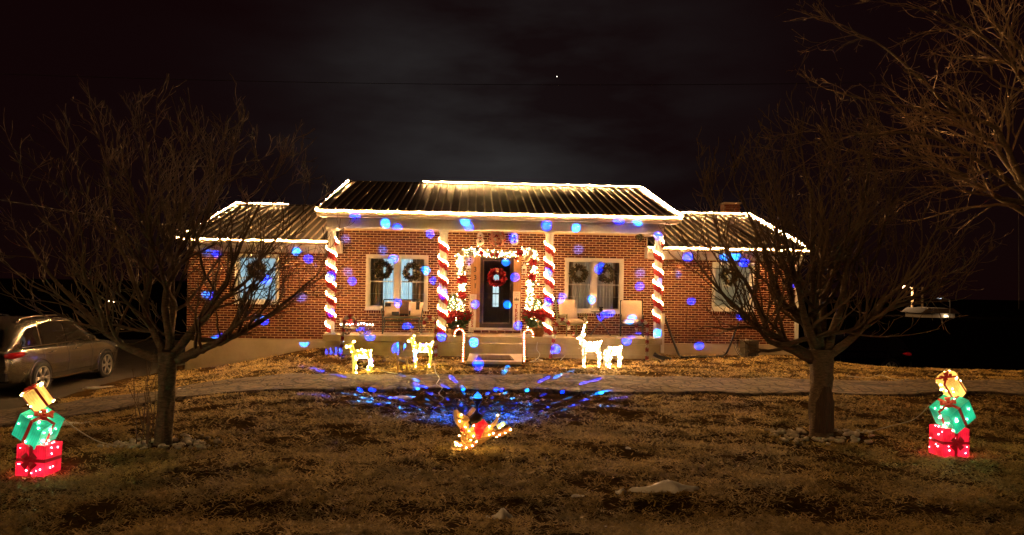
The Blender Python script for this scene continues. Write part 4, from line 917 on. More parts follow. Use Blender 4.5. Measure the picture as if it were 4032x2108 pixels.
deer('bright white doe with her head down grazing beside the stag', ground(2417, 1449), 0.66, R(30), DWIRE, B_COOL, 230, 0.017, DHULL2, graze=True)
# ================================================================== PORCH FURNITURE
BFR = M('bench_metal', (0.045, 0.050, 0.040), 0.45, 0.4, var=0.3); CUSH = M('beige_cushion', (0.56, 0.45, 0.32), 0.9, var=0.08, scale=30, bump=0.15); WOVEN = M('woven_panel', (0.42, 0.27, 0.11), 0.8, var=0.3, scale=60, bump=0.6)
def pillow(mb, c, w, h, t, rot=(0, 0, 0), n=9):
    q = Euler(rot).to_matrix(); b = len(mb.v)
    for s in (-1, 1):
        for i in range(n):
            for j in range(n):
                u, v = -1 + 2 * i / (n - 1), -1 + 2 * j / (n - 1); e = (1 - u ** 4) * (1 - v ** 4); pin = 1 - 0.06 * (u * u * v * v) - 0.04 * ((1 - u * u) * v * v + (1 - v * v) * u * u)
                p = q @ Vector((u * w / 2 * pin, s * t / 2 * math.sqrt(max(0, e)), v * h / 2 * pin)) + Vector(c); mb.v.append(tuple(p))
    m = n * n
    for s in (0, 1):
        for i in range(n - 1):
            for j in range(n - 1):
                a = b + s * m + i * n + j; f_ = (a, a + n, a + n + 1, a + 1); mb.f.append(f_ if s == 0 else f_[::-1])
    return mb
def arm_chair(c, rz, label, fm):
    root = thing('patio_chair', label, 'chair', c, (0, 0, rz), group='cushioned metal chairs on the porch')
    w, d_ = 0.62, 0.60
    for sx in (-1, 1):
        for y0, y1, h in ((-d_ / 2, -d_ / 2, 0.58), (d_ / 2, d_ / 2 - 0.02, 0.58)):
            mb = MB(); mb.bar((sx * w / 2, y0, 0), (sx * w / 2, y1, h), 0.03); mb.build('leg', fm, root)
        mb = MB(); mb.bar((sx * w / 2, -d_ / 2 - 0.02, 0.595), (sx * w / 2, d_ / 2 + 0.02, 0.595), 0.045, 0.025); mb.bar((sx * w / 2, -d_ / 2 + 0.02, 0.33), (sx * w / 2, d_ / 2 - 0.02, 0.33), 0.022); mb.bar((sx * w / 2, -d_ / 2 + 0.02, 0.34), (sx * w / 2, d_ / 2 - 0.02, 0.575), 0.014); mb.bar((sx * w / 2, -d_ / 2 + 0.02, 0.575), (sx * w / 2, d_ / 2 - 0.02, 0.34), 0.014); mb.build('armrest', fm, root)
    mb = MB(); mb.span((-w / 2, -d_ / 2 + 0.016, 0.30), (w / 2, d_ / 2 - 0.02, 0.33)); mb.build('seat_frame', fm, root)
    mb = MB(); mb.bar((-w / 2, d_ / 2, 0.58), (-w / 2, d_ / 2 + 0.12, 0.98), 0.03); mb.bar((w / 2, d_ / 2, 0.58), (w / 2, d_ / 2 + 0.12, 0.98), 0.03); mb.bar((-w / 2 - 0.015, d_ / 2 + 0.12, 0.99), (w / 2 + 0.015, d_ / 2 + 0.12, 0.99), 0.03); mb.build('back_frame', fm, root)
    mb = MB(); pillow(mb, (0, -0.02, 0.40), 0.58, 0.60, 0.15, (R(90), 0, 0)); mb.build('seat_cushion', CUSH, root, True)
    mb = MB(); pillow(mb, (0, 0.23, 0.72), 0.60, 0.62, 0.16, (R(-14), 0, 0)); mb.build('back_cushion', CUSH, root, True)
    return root
GFR = M('green_metal', (0.16, 0.17, 0.075), 0.5, 0.2, var=0.3)
arm_chair(Vector((atY(2250, 1320, 20.60).x, 20.62, PZ)), R(20), 'cushioned chair with greenish arms between porch column and table', GFR)
arm_chair(Vector((atY(2487, 1320, 20.60).x, 20.62, PZ)), R(-10), 'cushioned dark framed chair at the downspout end of the porch', BFR)
c = Vector((atY(2368, 1320, 20.55).x, 20.62, PZ)); tb = thing('folding_table', 'small round folding table with crossed legs between the chairs', 'table', c)
mb = MB(); mb.lathe([(0, 0.665), (0.29, 0.665), (0.30, 0.675), (0.30, 0.685), (0, 0.69)], 24); mb.build('table_top', BFR, tb, True)
for s in (-1, 1):
    mb = MB(); mb.tube([(s * 0.27, -0.13 * s, 0.0), (-s * 0.20, -0.13 * s, 0.66)], 0.013, 6); mb.tube([(s * 0.27, 0.17 - 0.13 * s, 0.0), (-s * 0.20, 0.17 - 0.13 * s, 0.66)], 0.013, 6); mb.tube([(s * 0.25, -0.13 * s, 0.03), (s * 0.25, 0.17 - 0.13 * s, 0.03)], 0.011, 6); mb.build('leg', M('steel_leg', (0.16, 0.14, 0.12), 0.4, 0.5), tb)
po = thing('dark_pot_plant', 'little dark potted cactus on the round folding table', 'plant', c + Vector((-0.01, 0, 0.692)))
mb = MB(); mb.lathe([(0, 0), (0.045, 0), (0.055, 0.07), (0, 0.07)], 12); mb.build('pot', BLACKM, po); mb = MB()
for k in range(26): a = k * 2.4; mb.leaf((0.02 * math.cos(a), 0.02 * math.sin(a), 0.065), (math.cos(a) * 0.6, math.sin(a) * 0.6, 1), 0.08, 0.012)
mb.build('leaves', M('dark_leaf', (0.03, 0.03, 0.02), 0.7), po)
c = Vector((atY(2259, 1330, 20.0).x, 20.05, PZ)); cn = thing('drink_can', 'red drink can on the porch floor by the green framed chair', 'can', c)
mb = MB(); mb.lathe([(0, 0), (0.026, 0), (0.033, 0.008), (0.033, 0.108), (0.026, 0.12), (0, 0.12)], 14); mb.build('body', M('can_red', (0.5, 0.03, 0.03), 0.3, 0.4), cn, True); mb = MB(); mb.lathe([(0.0335, 0.03), (0.0337, 0.085)], 14, cap=False); mb.build('band', WHITE, cn)
# bench
c = Vector((atY(1582, 1318, 20.60).x, 20.62, PZ)); bn = thing('porch_bench', 'dark metal porch bench under the lit pair of windows', 'bench', c, (0, 0, R(4)))
w = 1.06
for s in (-1, 1):
    mb = MB(); mb.tube(bez((s * w / 2, -0.27, 0), (s * (w / 2 - 0.09), -0.27, 0.2), (s * (w / 2 - 0.05), -0.27, 0.44)), 0.018, 6); mb.build('leg', BFR, bn)
    mb = MB(); mb.bar((s * (w / 2 + 0.02), 0.24, 0), (s * (w / 2 + 0.02), 0.27, 0.46), 0.032); mb.build('leg', BFR, bn)
    mb = MB(); mb.tube([(s * (w / 2 + 0.02), 0.27, 0.66), (s * (w / 2 + 0.03), 0.0, 0.69), (s * (w / 2 + 0.03), -0.22, 0.66), (s * (w / 2), -0.27, 0.46)], 0.018, 6); mb.build('armrest', BFR, bn)
mb = MB(); mb.span((-w / 2, -0.29, 0.425), (w / 2, 0.27, 0.455)); mb.bar((-w / 2 + 0.03, -0.26, 0.20), (w / 2 - 0.03, -0.26, 0.20), 0.02); mb.bar((-w / 2, 0.25, 0.34), (w / 2, 0.25, 0.34), 0.05); mb.build('seat', BFR, bn)
mb = MB()
for s in (-1, 1): mb.bar((s * w / 2, 0.27, 0.45), (s * w / 2, 0.34, 0.92), 0.035)
mb.bar((-w / 2, 0.34, 0.93), (w / 2, 0.34, 0.93), 0.05, 0.035); mb.bar((-w / 2, 0.28, 0.52), (w / 2, 0.28, 0.52), 0.035); mb.build('back_frame', BFR, bn)
mb = MB(); mb.box((0.03, 0.315, 0.72), (0.42, 0.02, 0.40), (R(-8), 0, 0)); wv = mb.build('woven_back', WOVEN, bn)
mb = MB()
for k in range(13): mb.box((-0.17 + 0.033 * k, 0.303, 0.72), (0.008, 0.014, 0.38), (R(-8), 0, 0))
for k in range(10): mb.box((0.03, 0.301 + (k - 4.5) * 0.0052, 0.55 + k * 0.038), (0.40, 0.014, 0.008), (R(-8), 0, 0))
mb.build('weave', M('weave_strap', (0.22, 0.13, 0.05), 0.8), wv, kind='stuff')
PB = M('black_patch', (0.02, 0.017, 0.016), 0.9); PC = M('pillow_cream', (0.58, 0.45, 0.30), 0.95, var=0.1, scale=30)
for dx, rz, pat, lab in ((-0.29, 5, ((-0.12, 0.10, 0.16, 0.10), (0.09, -0.14, 0.20, 0.09)), 'cream pillow with two black patches at the wagon end of the bench'), (0.36, -4, ((0.06, 0.08, 0.10, 0.22), (-0.16, -0.12, 0.04, 0.12)), 'cream pillow with an upright black patch at the door end of the bench')):
    pl = thing('patchwork_pillow', lab, 'pillow', c + Vector((dx, 0.12, 0.46)), (R(-16), 0, R(rz)), group='patchwork pillows on the bench')
    mb = MB(); pillow(mb, (0, 0, 0.22), 0.44, 0.44, 0.14); mb.build('cover', PC, pl, True)
    for px_, pz_, pw_, ph_ in pat:
        mb = MB(); mb.span((px_ - pw_ / 2, -0.074, 0.22 + pz_ - ph_ / 2), (px_ + pw_ / 2, -0.045, 0.22 + pz_ + ph_ / 2)); mb.build('patch', PB, pl)
# wire wagon with lights
c = Vector((atY(1395, 1320, 19.95).x, 20.0, PZ)); wg = thing('wire_wagon', 'small lighted wire wagon standing on the porch behind tinsel cane', 'wagon', c, (0, 0, R(8)))
IRON = M('rusty_iron', (0.10, 0.05, 0.025), 0.6, 0.4, var=0.4)
for x, y, r_ in ((-0.20, -0.12, 0.105), (-0.20, 0.14, 0.105), (0.20, -0.12, 0.105), (0.36, 0.14, 0.10)):
    mb = MB(); mb.tube([(x + r_ * math.cos(a), y, r_ + 0.008 + r_ * math.sin(a)) for a in np.linspace(0, 2 * math.pi, 21)], 0.008, 5, cap=False)
    for k in range(6): a = k * math.pi / 3; mb.bar((x, y, r_ + 0.008), (x + r_ * math.cos(a), y, r_ + 0.008 + r_ * math.sin(a)), 0.007)
    mb.ball((x, y, r_ + 0.008), 0.022, 8, 5); mb.build('wheel', IRON, wg)
mb = MB()
for y in (-0.11, 0.13):
    mb.tube([(-0.36, y, 0.34), (-0.33, y, 0.17), (-0.05, y, 0.15), (0.10, y, 0.20), (0.44, y, 0.19), (0.46, y, 0.30)], 0.009, 5); mb.tube([(-0.36, y, 0.34), (0.0, y, 0.33), (0.46, y, 0.30)], 0.008, 5)
    mb.tube([(0.02 + 0.20 * (1 - math.cos(a)), y, 0.31 + 0.14 * math.sin(a)) for a in np.linspace(0, math.pi, 12)], 0.005, 4)
for x, z in ((-0.36, 0.34), (-0.33, 0.17), (0.0, 0.33), (0.10, 0.20), (0.46, 0.30), (0.44, 0.19)): mb.bar((x, -0.11, z), (x, 0.13, z), 0.008)
mb.build('frame', IRON, wg)
mb = MB(); mb.span((-0.32, -0.09, 0.16), (0.06, 0.12, 0.20)); mb.build('bed', M('burlap', (0.45, 0.33, 0.18), 0.9, var=0.2), wg)
mb = MB(); mb.box((-0.34, 0.0, 0.33), (0.09, 0.2, 0.20), (0, R(-8), 0)); mb.build('seat_back', M('burlap2', (0.50, 0.36, 0.2), 0.9), wg)
mb = MB(); mb.ball((-0.12, 0.0, 0.31), 0.075, 10, 7, (1, 1, 0.9)); mb.tube([(-0.12, 0, 0.36), (-0.10, 0, 0.42), (-0.05, -0.01, 0.40)], [0.06, 0.035, 0.01], 8); mb.build('red_sack', REDF, wg, True)
mb = MB()
for k in range(12): mb.octa((-0.36 + 0.076 * k, -0.13 + jit(0.01), 0.28 + jit(0.025)), 0.017)
mb.build('bulbs', B_WAGON, wg, kind='stuff')
# doormat
dm = thing('doormat', 'brown ribbed doormat on the landing below the steps', 'doormat', (0.55, 18.2, 0.117)); mb = MB(); mb.prism([(-0.46, -0.45), (0.46, -0.45), (0.43, 0.62), (-0.40, 0.62)], 0.0, 0.010, 'z'); mb.build('backing', M('mat_dark', (0.05, 0.032, 0.022), 0.95), dm)
t = MB(); t.box((0, 0, 0), (0.80, 0.026, 0.012)); rb = t.mesh('mat_rib', M('mat_brown', (0.12, 0.075, 0.045), 0.95, var=0.3))
for k in range(22): ob('mat_rib', rb, dm, loc=(0.0, -0.41 + k * 0.047, 0.0155))
wreath('hanging_sprig', 'little evergreen sprig on the bricks under the porch ceiling end', atY(2519, 935, WY - 0.06), 0.05, 0.05, (DARKG, GREEN, FROST), None, 120, 0.07, 0.012)
# ================================================================== GIFT TOWERS
def glow_fabric(name, col, ecol, e):                         # pleated mesh fabric with the inner bulb glow put into its emission
    m = M(name, col, 0.7, emit=e, ecol=ecol, scale=7, var=0.3, detail=5); n = m.node_tree; p = next(q for q in n.nodes if q.type == 'BSDF_PRINCIPLED')
    src = p.inputs['Emission Strength'].links[0].from_socket; t = n.nodes.new('ShaderNodeTexCoord'); w = n.nodes.new('ShaderNodeTexWave'); w.inputs['Scale'].default_value = 13; w.inputs['Distortion'].default_value = 2.5; w.inputs['Detail'].default_value = 2
    n.links.new(t.outputs['Object'], w.inputs[0]); r = n.nodes.new('ShaderNodeMapRange'); r.inputs[3].default_value = 0.62; r.inputs[4].default_value = 1.15; n.links.new(w.outputs[1], r.inputs[0])
    z = n.nodes.new('ShaderNodeTexNoise'); z.inputs['Scale'].default_value = 5.0; n.links.new(t.outputs['Object'], z.inputs[0]); r2 = n.nodes.new('ShaderNodeMapRange'); r2.inputs[1].default_value = 0.3; r2.inputs[2].default_value = 0.72; r2.inputs[3].default_value = 0.45; r2.inputs[4].default_value = 1.75; n.links.new(z.outputs[0], r2.inputs[0])
    a = n.nodes.new('ShaderNodeMath'); a.operation = 'MULTIPLY'; n.links.new(r.outputs[0], a.inputs[0]); n.links.new(r2.outputs[0], a.inputs[1]); b = n.nodes.new('ShaderNodeMath'); b.operation = 'MULTIPLY'; n.links.new(a.outputs[0], b.inputs[0]); n.links.new(src, b.inputs[1]); n.links.new(b.outputs[0], p.inputs['Emission Strength']); return m
F_RED = glow_fabric('gift_red', (0.5, 0.01, 0.03), (0.95, 0.010, 0.035), 1.1)
F_GRN = glow_fabric('gift_green', (0.02, 0.25, 0.14), (0.02, 0.62, 0.30), 0.6)
F_YEL = glow_fabric('gift_yellow', (0.6, 0.42, 0.12), (1.0, 0.50, 0.09), 1.4)
RB_R = M('gift_ribbon_red', (0.38, 0.03, 0.02), 0.6, emit=0.10, ecol=(0.9, 0.04, 0.02)); RB_D = M('gift_ribbon_dark', (0.22, 0.01, 0.015), 0.6, emit=0.12, ecol=(0.8, 0.01, 0.02)); RB_G = M('gift_ribbon_green', (0.01, 0.05, 0.03), 0.6)
def bow(mb, c, s, nrm='y'):
    for k in range(4):
        a = math.pi / 4 + k * math.pi / 2; u = Vector((math.cos(a), 0, math.sin(a))); v = Vector((-math.sin(a), 0, math.cos(a)))
        loop = [Vector((0, 0, 0)), u * s * 0.6 + Vector((0, -s * 0.30, 0)), u * s + Vector((0, -s * 0.15, 0)), u * s * 0.9, Vector((0, 0, 0))]
        b = len(mb.v)
        for q in loop:
            for w_ in (-1, 1):
                p = q + v * w_ * s * (0.12 + 0.28 * q.length / s); p = p if nrm == 'y' else Vector((p.x, p.z, -p.y)); mb.v.append(tuple(p + Vector(c)))
        mb.f += [(b + 2 * i, b + 2 * i + 1, b + 2 * i + 3, b + 2 * i + 2) for i in range(4)]
    mb.ball(Vector(c) + (Vector((0, -s * 0.12, 0)) if nrm == 'y' else Vector((0, 0, s * 0.12))), s * 0.2, 8, 5)
def gift_box(root, w, d_, h, loc, rot, fab, rib, bulb, nb, front_bow, round_=False, seed=1):
    mb = MB()
    if round_: mb.lathe([(0, 0), (w / 2 * 0.97, 0), (w / 2, 0.01), (w / 2, h - 0.01), (w / 2 * 0.97, h), (0, h)], 24, cap=False)
    else: mb.span((-w / 2, -d_ / 2, 0), (w / 2, d_ / 2, h))
    g_ = mb.build('gift_box', fab, root); g_.location = loc; g_.rotation_euler = rot
    mb = MB(); t = 0.004; rw = 0.034
    if round_:
        for k in range(4):
            a = k * math.pi / 2 + 0.6; mb.box((w / 2 * math.cos(a), w / 2 * math.sin(a), h / 2), (0.008, rw * 0.7, h + 0.006), (0, 0, a))
        mb.box((0, 0, h + 0.004), (w, rw * 0.7, 0.006), (0, 0, 0.6)); mb.box((0, 0, h + 0.007), (w, rw * 0.7, 0.006), (0, 0, 0.6 + math.pi / 2))
    else:
        mb.span((-rw / 2, -d_ / 2 - t, -t), (rw / 2, d_ / 2 + t, h + t))
        if front_bow: mb.span((-w / 2 - t * 0.8, -d_ / 2 - t * 0.8, h / 2 - rw / 2), (w / 2 + t * 0.8, d_ / 2 + t * 0.8, h / 2 + rw / 2))
        else: mb.span((-w / 2 - t * 0.8, -rw / 2, -t * 0.8), (w / 2 + t * 0.8, rw / 2, h + t * 0.8))
    mb.build('ribbon', rib, g_)
    mb = MB(); bow(mb, (0, -d_ / 2 - 0.012, h / 2) if front_bow else (0, 0, h + 0.015), 0.085 if not round_ else 0.07, 'y' if front_bow else 'z'); mb.build('bow', rib, g_)
    mb = MB(); e = 0.004
    if not round_:
        for x in (-1, 1):
            for y in (-1, 1): mb.bar((x * w / 2, y * d_ / 2, 0), (x * w / 2, y * d_ / 2, h), 0.006)
            for z in (0, h): mb.bar((x * w / 2, -d_ / 2, z), (x * w / 2, d_ / 2, z), 0.006)
        for y in (-1, 1):
            for z in (0, h): mb.bar((-w / 2, y * d_ / 2, z), (w / 2, y * d_ / 2, z), 0.006)
    else:
        for z in (0.0, h): mb.tube([(w / 2 * math.cos(a), w / 2 * math.sin(a), z) for a in np.linspace(0, 2 * math.pi, 25)], 0.004, 4, cap=False)
        for k in range(8): a = k * math.pi / 4; mb.bar((w / 2 * math.cos(a), w / 2 * math.sin(a), 0), (w / 2 * math.cos(a), w / 2 * math.sin(a), h), 0.005)
    mb.build('wire_edges', fab, g_)
    rr = random.Random(seed); mb = MB()
    for _ in range(nb):
        if round_: a = rr.uniform(0, 6.283); z = rr.choice((0.0, h, h, rr.uniform(0.1, 0.9) * h, rr.uniform(0.1, 0.9) * h)); p = (w / 2 * 1.02 * math.cos(a), w / 2 * 1.02 * math.sin(a), z)
        else:
            f_ = rr.randrange(5); u, v = rr.uniform(-0.46, 0.46), rr.uniform(0.06, 0.94)
            p = [(u * w, -d_ / 2 - 0.006, v * h), (u * w, d_ / 2 + 0.006, v * h), (-w / 2 - 0.006, u * d_, v * h), (w / 2 + 0.006, u * d_, v * h), (u * w, (v - 0.5) * d_, h + 0.006)][f_]
        mb.octa(p, rr.uniform(0.005, 0.009) if bulb is not B_GIFT_W else rr.uniform(0.008, 0.013))
    mb.build('bulbs', bulb, g_, kind='stuff')
c = ground(150, 1868); gt = thing('gift_tower', 'stack of three glowing gift boxes near the silver car', 'gift boxes', c, (0, 0, R(2)), group='glowing gift towers')
gift_box(gt, 0.28, 0.26, 0.30, (0, 0, 0.01), (R(-2), R(2), R(-6)), F_RED, RB_D, B_GIFT_R, 30, True, seed=2)
gift_box(gt, 0.27, 0.27, 0.26, (-0.055, 0.02, 0.375), (R(14), R(32), R(-8)), F_GRN, RB_R, B_GIFT_G, 30, False, seed=3)
gift_box(gt, 0.20, 0.20, 0.20, (0.045, 0.0, 0.685), (R(10), R(-30), R(10)), F_YEL, RB_R, B_GIFT_W, 26, False, True, seed=4)
mb = MB(); mb.tube([(0, 0, 0.3), (0.0, 0, 0.70)], 0.008, 5); mb.build('pole', BLACKM, gt)
c = ground(3735, 1796); gt = thing('gift_tower', 'stack of three glowing gift boxes beside the thick trunked tree', 'gift boxes', c, (0, 0, 0), group='glowing gift towers')
gift_box(gt, 0.30, 0.27, 0.33, (0, 0, 0.01), (0, 0, R(-1)), F_RED, RB_D, B_GIFT_R, 32, True, seed=5)
gift_box(gt, 0.30, 0.28, 0.28, (0.07, -0.02, 0.42), (R(18), R(-38), R(4)), F_GRN, RB_R, B_GIFT_G, 30, False, seed=6)
gift_box(gt, 0.23, 0.23, 0.24, (0.07, 0.0, 0.745), (R(14), R(-40), R(0)), F_YEL, RB_R, B_GIFT_W, 26, False, True, seed=7)
mb = MB(); mb.tube([(0, 0, 0.3), (0.02, 0, 0.75)], 0.008, 5); mb.build('pole', BLACKM, gt)
# ================================================================== DACHSHUND DISPLAY
c = ground(1900, 1764); dg = thing('dog_display', 'lighted tan dachshund yard figure in a red sweater on the front lawn', 'dog figure', c)
DT = M('dog_tan', (0.36, 0.17, 0.05), 0.75, emit=0.17, ecol=(1.0, 0.36, 0.05), scale=16, var=0.4); DB = M('dog_brown', (0.16, 0.05, 0.02), 0.75, emit=0.09, ecol=(0.9, 0.2, 0.03), scale=16); DE = M('dog_ear', (0.035, 0.015, 0.008), 0.8, var=0.3); SWE = M('dog_sweater', (0.4, 0.01, 0.015), 0.8, emit=0.55, ecol=(0.9, 0.01, 0.02), scale=20); SCF = M('dog_scarf', (0.03, 0.12, 0.22), 0.8, emit=0.12, ecol=(0.05, 0.35, 0.7))
k_ = 0.000676
def D(x, y, dep=0.0): return Vector(((x - 1000) * k_, dep, (1178 - y) * k_))
def dtube(name, pts, rad, mat, flat=1.0, n=10):
    P_ = cat_rom([D(*p) for p in pts], 3); rr = []
    for i in range(len(P_)):
        t = i / 3; a = int(min(t, len(rad) - 1)); b = min(a + 1, len(rad) - 1); rr.append((rad[a] + (rad[b] - rad[a]) * (t - a)) * k_)
    m = MB(); m.tube(P_, rr, n, flat=flat); return m.build(name, mat, dg, True)
dtube('torso', [(700, 900), (800, 910), (950, 930), (1090, 910), (1200, 880)], [80, 120, 118, 105, 85], DT, 0.8)
dtube('neck', [(660, 760), (690, 830), (740, 900)], [90, 95, 105], DT, 0.8)
dtube('head', [(518, 520), (540, 590), (590, 665), (660, 730), (720, 770)], [28, 64, 98, 122, 112], DT, 0.75)
m = MB(); m.ball(D(520, 505), 0.022, 10, 7); m.build('nose', M('dog_black', (0.01, 0.01, 0.012), 0.4), dg, True)
dtube('ear', [(775, 690, -0.095), (850, 660, -0.105), (925, 610, -0.10), (955, 570, -0.09)], [44, 80, 84, 46], DE, 0.3)
dtube('ear', [(745, 640, 0.06), (800, 570, 0.075), (850, 510, 0.08)], [25, 45, 35], DT, 0.3)
dtube('sweater', [(860, 880), (900, 875), (950, 905), (990, 925)], [134, 150, 142, 132], SWE, 0.84)
dtube('sweater_collar', [(870, 840), (960, 800), (1050, 735)], [70, 80, 70], SWE, 0.9)
dtube('scarf', [(640, 850), (720, 850), (800, 850)], [55, 70, 62], SCF, 1.0); dtube('scarf_tail', [(620, 850, -0.05), (690, 855, -0.06)], [40, 36], M('dog_scarf_red', (0.25, 0.02, 0.02), 0.8, emit=0.06, ecol=(0.8, 0.05, 0.03)), 0.8)
dtube('front_leg', [(690, 940, -0.06), (690, 1040, -0.07), (760, 1090, -0.07), (830, 1080, -0.07)], [62, 58, 60, 70], DT, 0.8)
dtube('front_paw', [(880, 1060, -0.075), (820, 1110, -0.08), (720, 1125, -0.08), (620, 1090, -0.08), (540, 1060, -0.08)], [38, 52, 55, 46, 34], DB, 0.7)
dtube('front_leg', [(900, 1090, 0.05), (1000, 1060, 0.05), (1130, 970, 0.05), (1180, 930, 0.05)], [50, 48, 44, 40], DT, 0.8)
dtube('hind_leg', [(1170, 900, -0.06), (1230, 920, -0.07), (1340, 890, -0.07), (1430, 840, -0.07), (1480, 805, -0.07)], [50, 66, 66, 54, 34], DB, 0.7)
dtube('hind_leg', [(1250, 840, 0.06), (1330, 790, 0.06), (1385, 755, 0.06)], [40, 42, 36], M('dog_pale', (0.5, 0.45, 0.2), 0.7, emit=0.5, ecol=(0.8, 0.75, 0.2)), 0.8)
dtube('tail', [(1150, 800), (1200, 760), (1240, 690), (1250, 620)], [42, 34, 28, 20], DT)
m = MB(); m.ball(D(655, 680, -.068), .010, 8, 5); m.build('eye', M('dog_black', (0.01, 0.01, 0.012), 0.4), dg, True)
m = MB(); m.tube([D(545, 640, -.045), D(600, 672, -.062), D(640, 650, -.07)], .0035, 5); m.build('mouth_line', M('dog_black', (0.01, 0.01, 0.012), 0.4), dg, True)
m = MB()
for x, y, dep in ((600, 700, -.08), (700, 800, -.085), (765, 872, -.06), (595, 955, -.06), (835, 945, -.10), (685, 945, -.07), (715, 990, -.08), (700, 1045, -.08), (795, 1020, -.08), (890, 1040, -.10), (720, 1138, -.12), (825, 1105, -.12), (625, 1095, -.12), (570, 1075, -.11), (530, 1050, -.10), (545, 1100, -.10), (600, 1115, -.10), (1110, 925, -.10), (1235, 955, -.12), (1285, 915, -.12), (1380, 885, -.12), (1470, 830, -.11), (1250, 612, 0), (1290, 830, 0.0), (1340, 790, 0.02), (840, 775, -.08), (625, 600, -.05), (1110, 790, -.06), (1180, 900, -.09)): m.octa(D(x, y, dep), random.uniform(0.0055, 0.0085))
m.build('bulbs', EM('bulb_dog', (1.0, 0.58, 0.15), 110), dg, kind='stuff')
m = MB()
for x in (560, 800, 1180): m.tube([D(x, 1120), D(x, 1178) - Vector((0, 0, 0.1))], 0.004, 4)
m.build('stakes', BLACKM, dg)
# ================================================================== BLUE DOT PROJECTOR
pb = atY(1880, 1600, 10.5); pj = thing('dot_projector', 'black domed light projector on a stake throwing blue dots, behind the dog', 'projector', (pb.x, 10.5, gz(pb.x, 10.5)))
hz = atY(1880, 1565, 10.5).z - gz(pb.x, 10.5)
m = MB(); m.tube([(0, 0, -0.1), (0, 0, hz - 0.09)], 0.012, 6); m.build('stake', BLACKM, pj)
m = MB(); m.lathe([(0.015, -0.13), (0.03, -0.10), (0.055, -0.06), (0.075, -0.045), (0.075, -0.005), (0.06, 0.0), (0.0, 0.0)], 20, (0, 0, hz)); m.build('housing', M('projector_black', (0.012, 0.012, 0.014), 0.35), pj)
m = MB(); m.lathe([(0.058, 0.001), (0.054, 0.022), (0.04, 0.042), (0.02, 0.054), (0.0, 0.057)], 20, (0, 0, hz), cap=False); m.build('dome', EM('projector_dome', (0.02, 0.16, 1.0), 1.1), pj, True)
m = MB(); m.ball((0, 0, hz + 0.066), 0.012, 8, 5); m.build('finial', EM('projector_dome', (0, 0, 1), 1), pj)
SRC = Vector((pb.x, 10.5, gz(pb.x, 10.5) + hz + 0.085))
DK, LT = (0.0, 0.010, 0.95), (0.003, 0.070, 0.62)
SCALE_W = 1.565217
DOTS = []                                                     # (direction, cosine inner, cosine outer, colour class, weight)
def beam_spot(tgt, half, k, w, soft=0.12):
    DOTS.append(((Vector(tgt) - SRC).normalized(), math.cos(half * (1 - soft)), math.cos(half * (1 + soft)), k, w))
WD = [(895, 545, 19.4, 0), (970, 563, 19.7, 1), (1000, 576, 19.7, 0), (1082, 590, 21.2, 0), (963, 629, 21.2, 2), (990, 651, 21.2, 0), (886, 708, 21.2, 0), (875, 684, 21.2, 2), (758, 748, 21.2, 2), (664, 808, 21.2, 0), (652, 802, 21.2, 1), (555, 849, 21.2, 0), (540, 856, 21.2, 1), (765, 862, 21.2, 1), (1072, 681, 21.2, 1), (1091, 707, 21.2, 0), (1170, 557, 19.7, 1), (1180, 572, 19.7, 0), (1296, 697, 21.2, 0), (1196, 765, 21.2, 0), (1304, 818, 21.2, 0), (1276, 768, 21.2, 1), (1272, 661, 21.2, 1), (1375, 568, 19.7, 0), (1449, 574, 19.7, 1), (1557, 556, 19.5, 0), (1602, 562, 19.5, 1), (1666, 584, 20.2, 0), (1731, 648, 21.2, 0), (1739, 758, 21.2, 0), (1759, 870, 21.2, 0), (1864, 796, 21.2, 0), (1609, 721, 21.2, 0), (1610, 688, 21.2, 2), (1508, 677, 21.2, 0), (1487, 755, 21.2, 1), (1590, 803, 20.7, 1), (1455, 628, 21.2, 2), (1413, 748, 21.2, 0), (545, 640, 21.2, 0), (520, 636, 21.2, 2), (745, 633, 21.2, 1), (776, 652, 21.2, 0), (672, 705, 21.2, 0), (535, 746, 21.2, 0), (520, 742, 21.2, 1), (870, 602, 21.2, 2), (1000, 762, 21.0, 0), (930, 846, 19.7, 0), (1577, 858, 19.7, 0), (1822, 648, 21.2, 1), (1873, 662, 21.2, 0), (1993, 715, 21.2, 0), (831, 787, 19.85, 0), (834, 692, 19.85, 0), (1114, 740, 19.85, 0), (1110, 846, 19.85, 0), (1378, 757, 19.85, 0), (1376, 684, 19.85, 0), (1655, 838, 19.85, 1), (1512, 798, 20.6, 0), (1525, 793, 20.6, 0), (832, 884, 19.7, 0), (843, 884, 19.7, 0), (1035, 833, 20.0, 0), (1028, 893, 17.6, 0), (1192, 862, 19.55, 1), (1203, 917, 17.4, 0), (1397, 879, 19.6, 0), (1011, 868, 19.6, 1), (1292, 598, 21.2, 0), (1180, 655, 21.2, 2), (1845, 500, 24, 2), (1850, 645, 21.2, 1), (1700, 690, 21.2, 2)]
for x, y, Y, k in WD:
    tg_ = at2(x, y, Y); half = math.atan(0.112 / (tg_ - SRC).length)
    beam_spot(tg_, half * (0.9 + 0.2 * random.random()), min(k, 1), (1.0, 1.0, 0.16)[k], 0.12 if k < 2 else 0.4)
for i, e0 in enumerate((7.0, 9.0, 11.5, 14.5, 18.0, 22.0, 27.0, 33.0)):
    for j in range(11):
        el = -R(e0 + jit(0.5)); az = R(-55 + 10.5 * j + (5.2 if i % 2 else 0) + jit(2.5))
        dv = Vector((math.sin(az) * math.cos(el), math.cos(az) * math.cos(el), math.sin(el)))
        beam_spot(SRC + dv, R(0.62 + 0.03 * i), (i + j) % 2, (0.45, 0.4, 0.3, 0.22, 0.18, 0.14, 0.11, 0.09)[i])
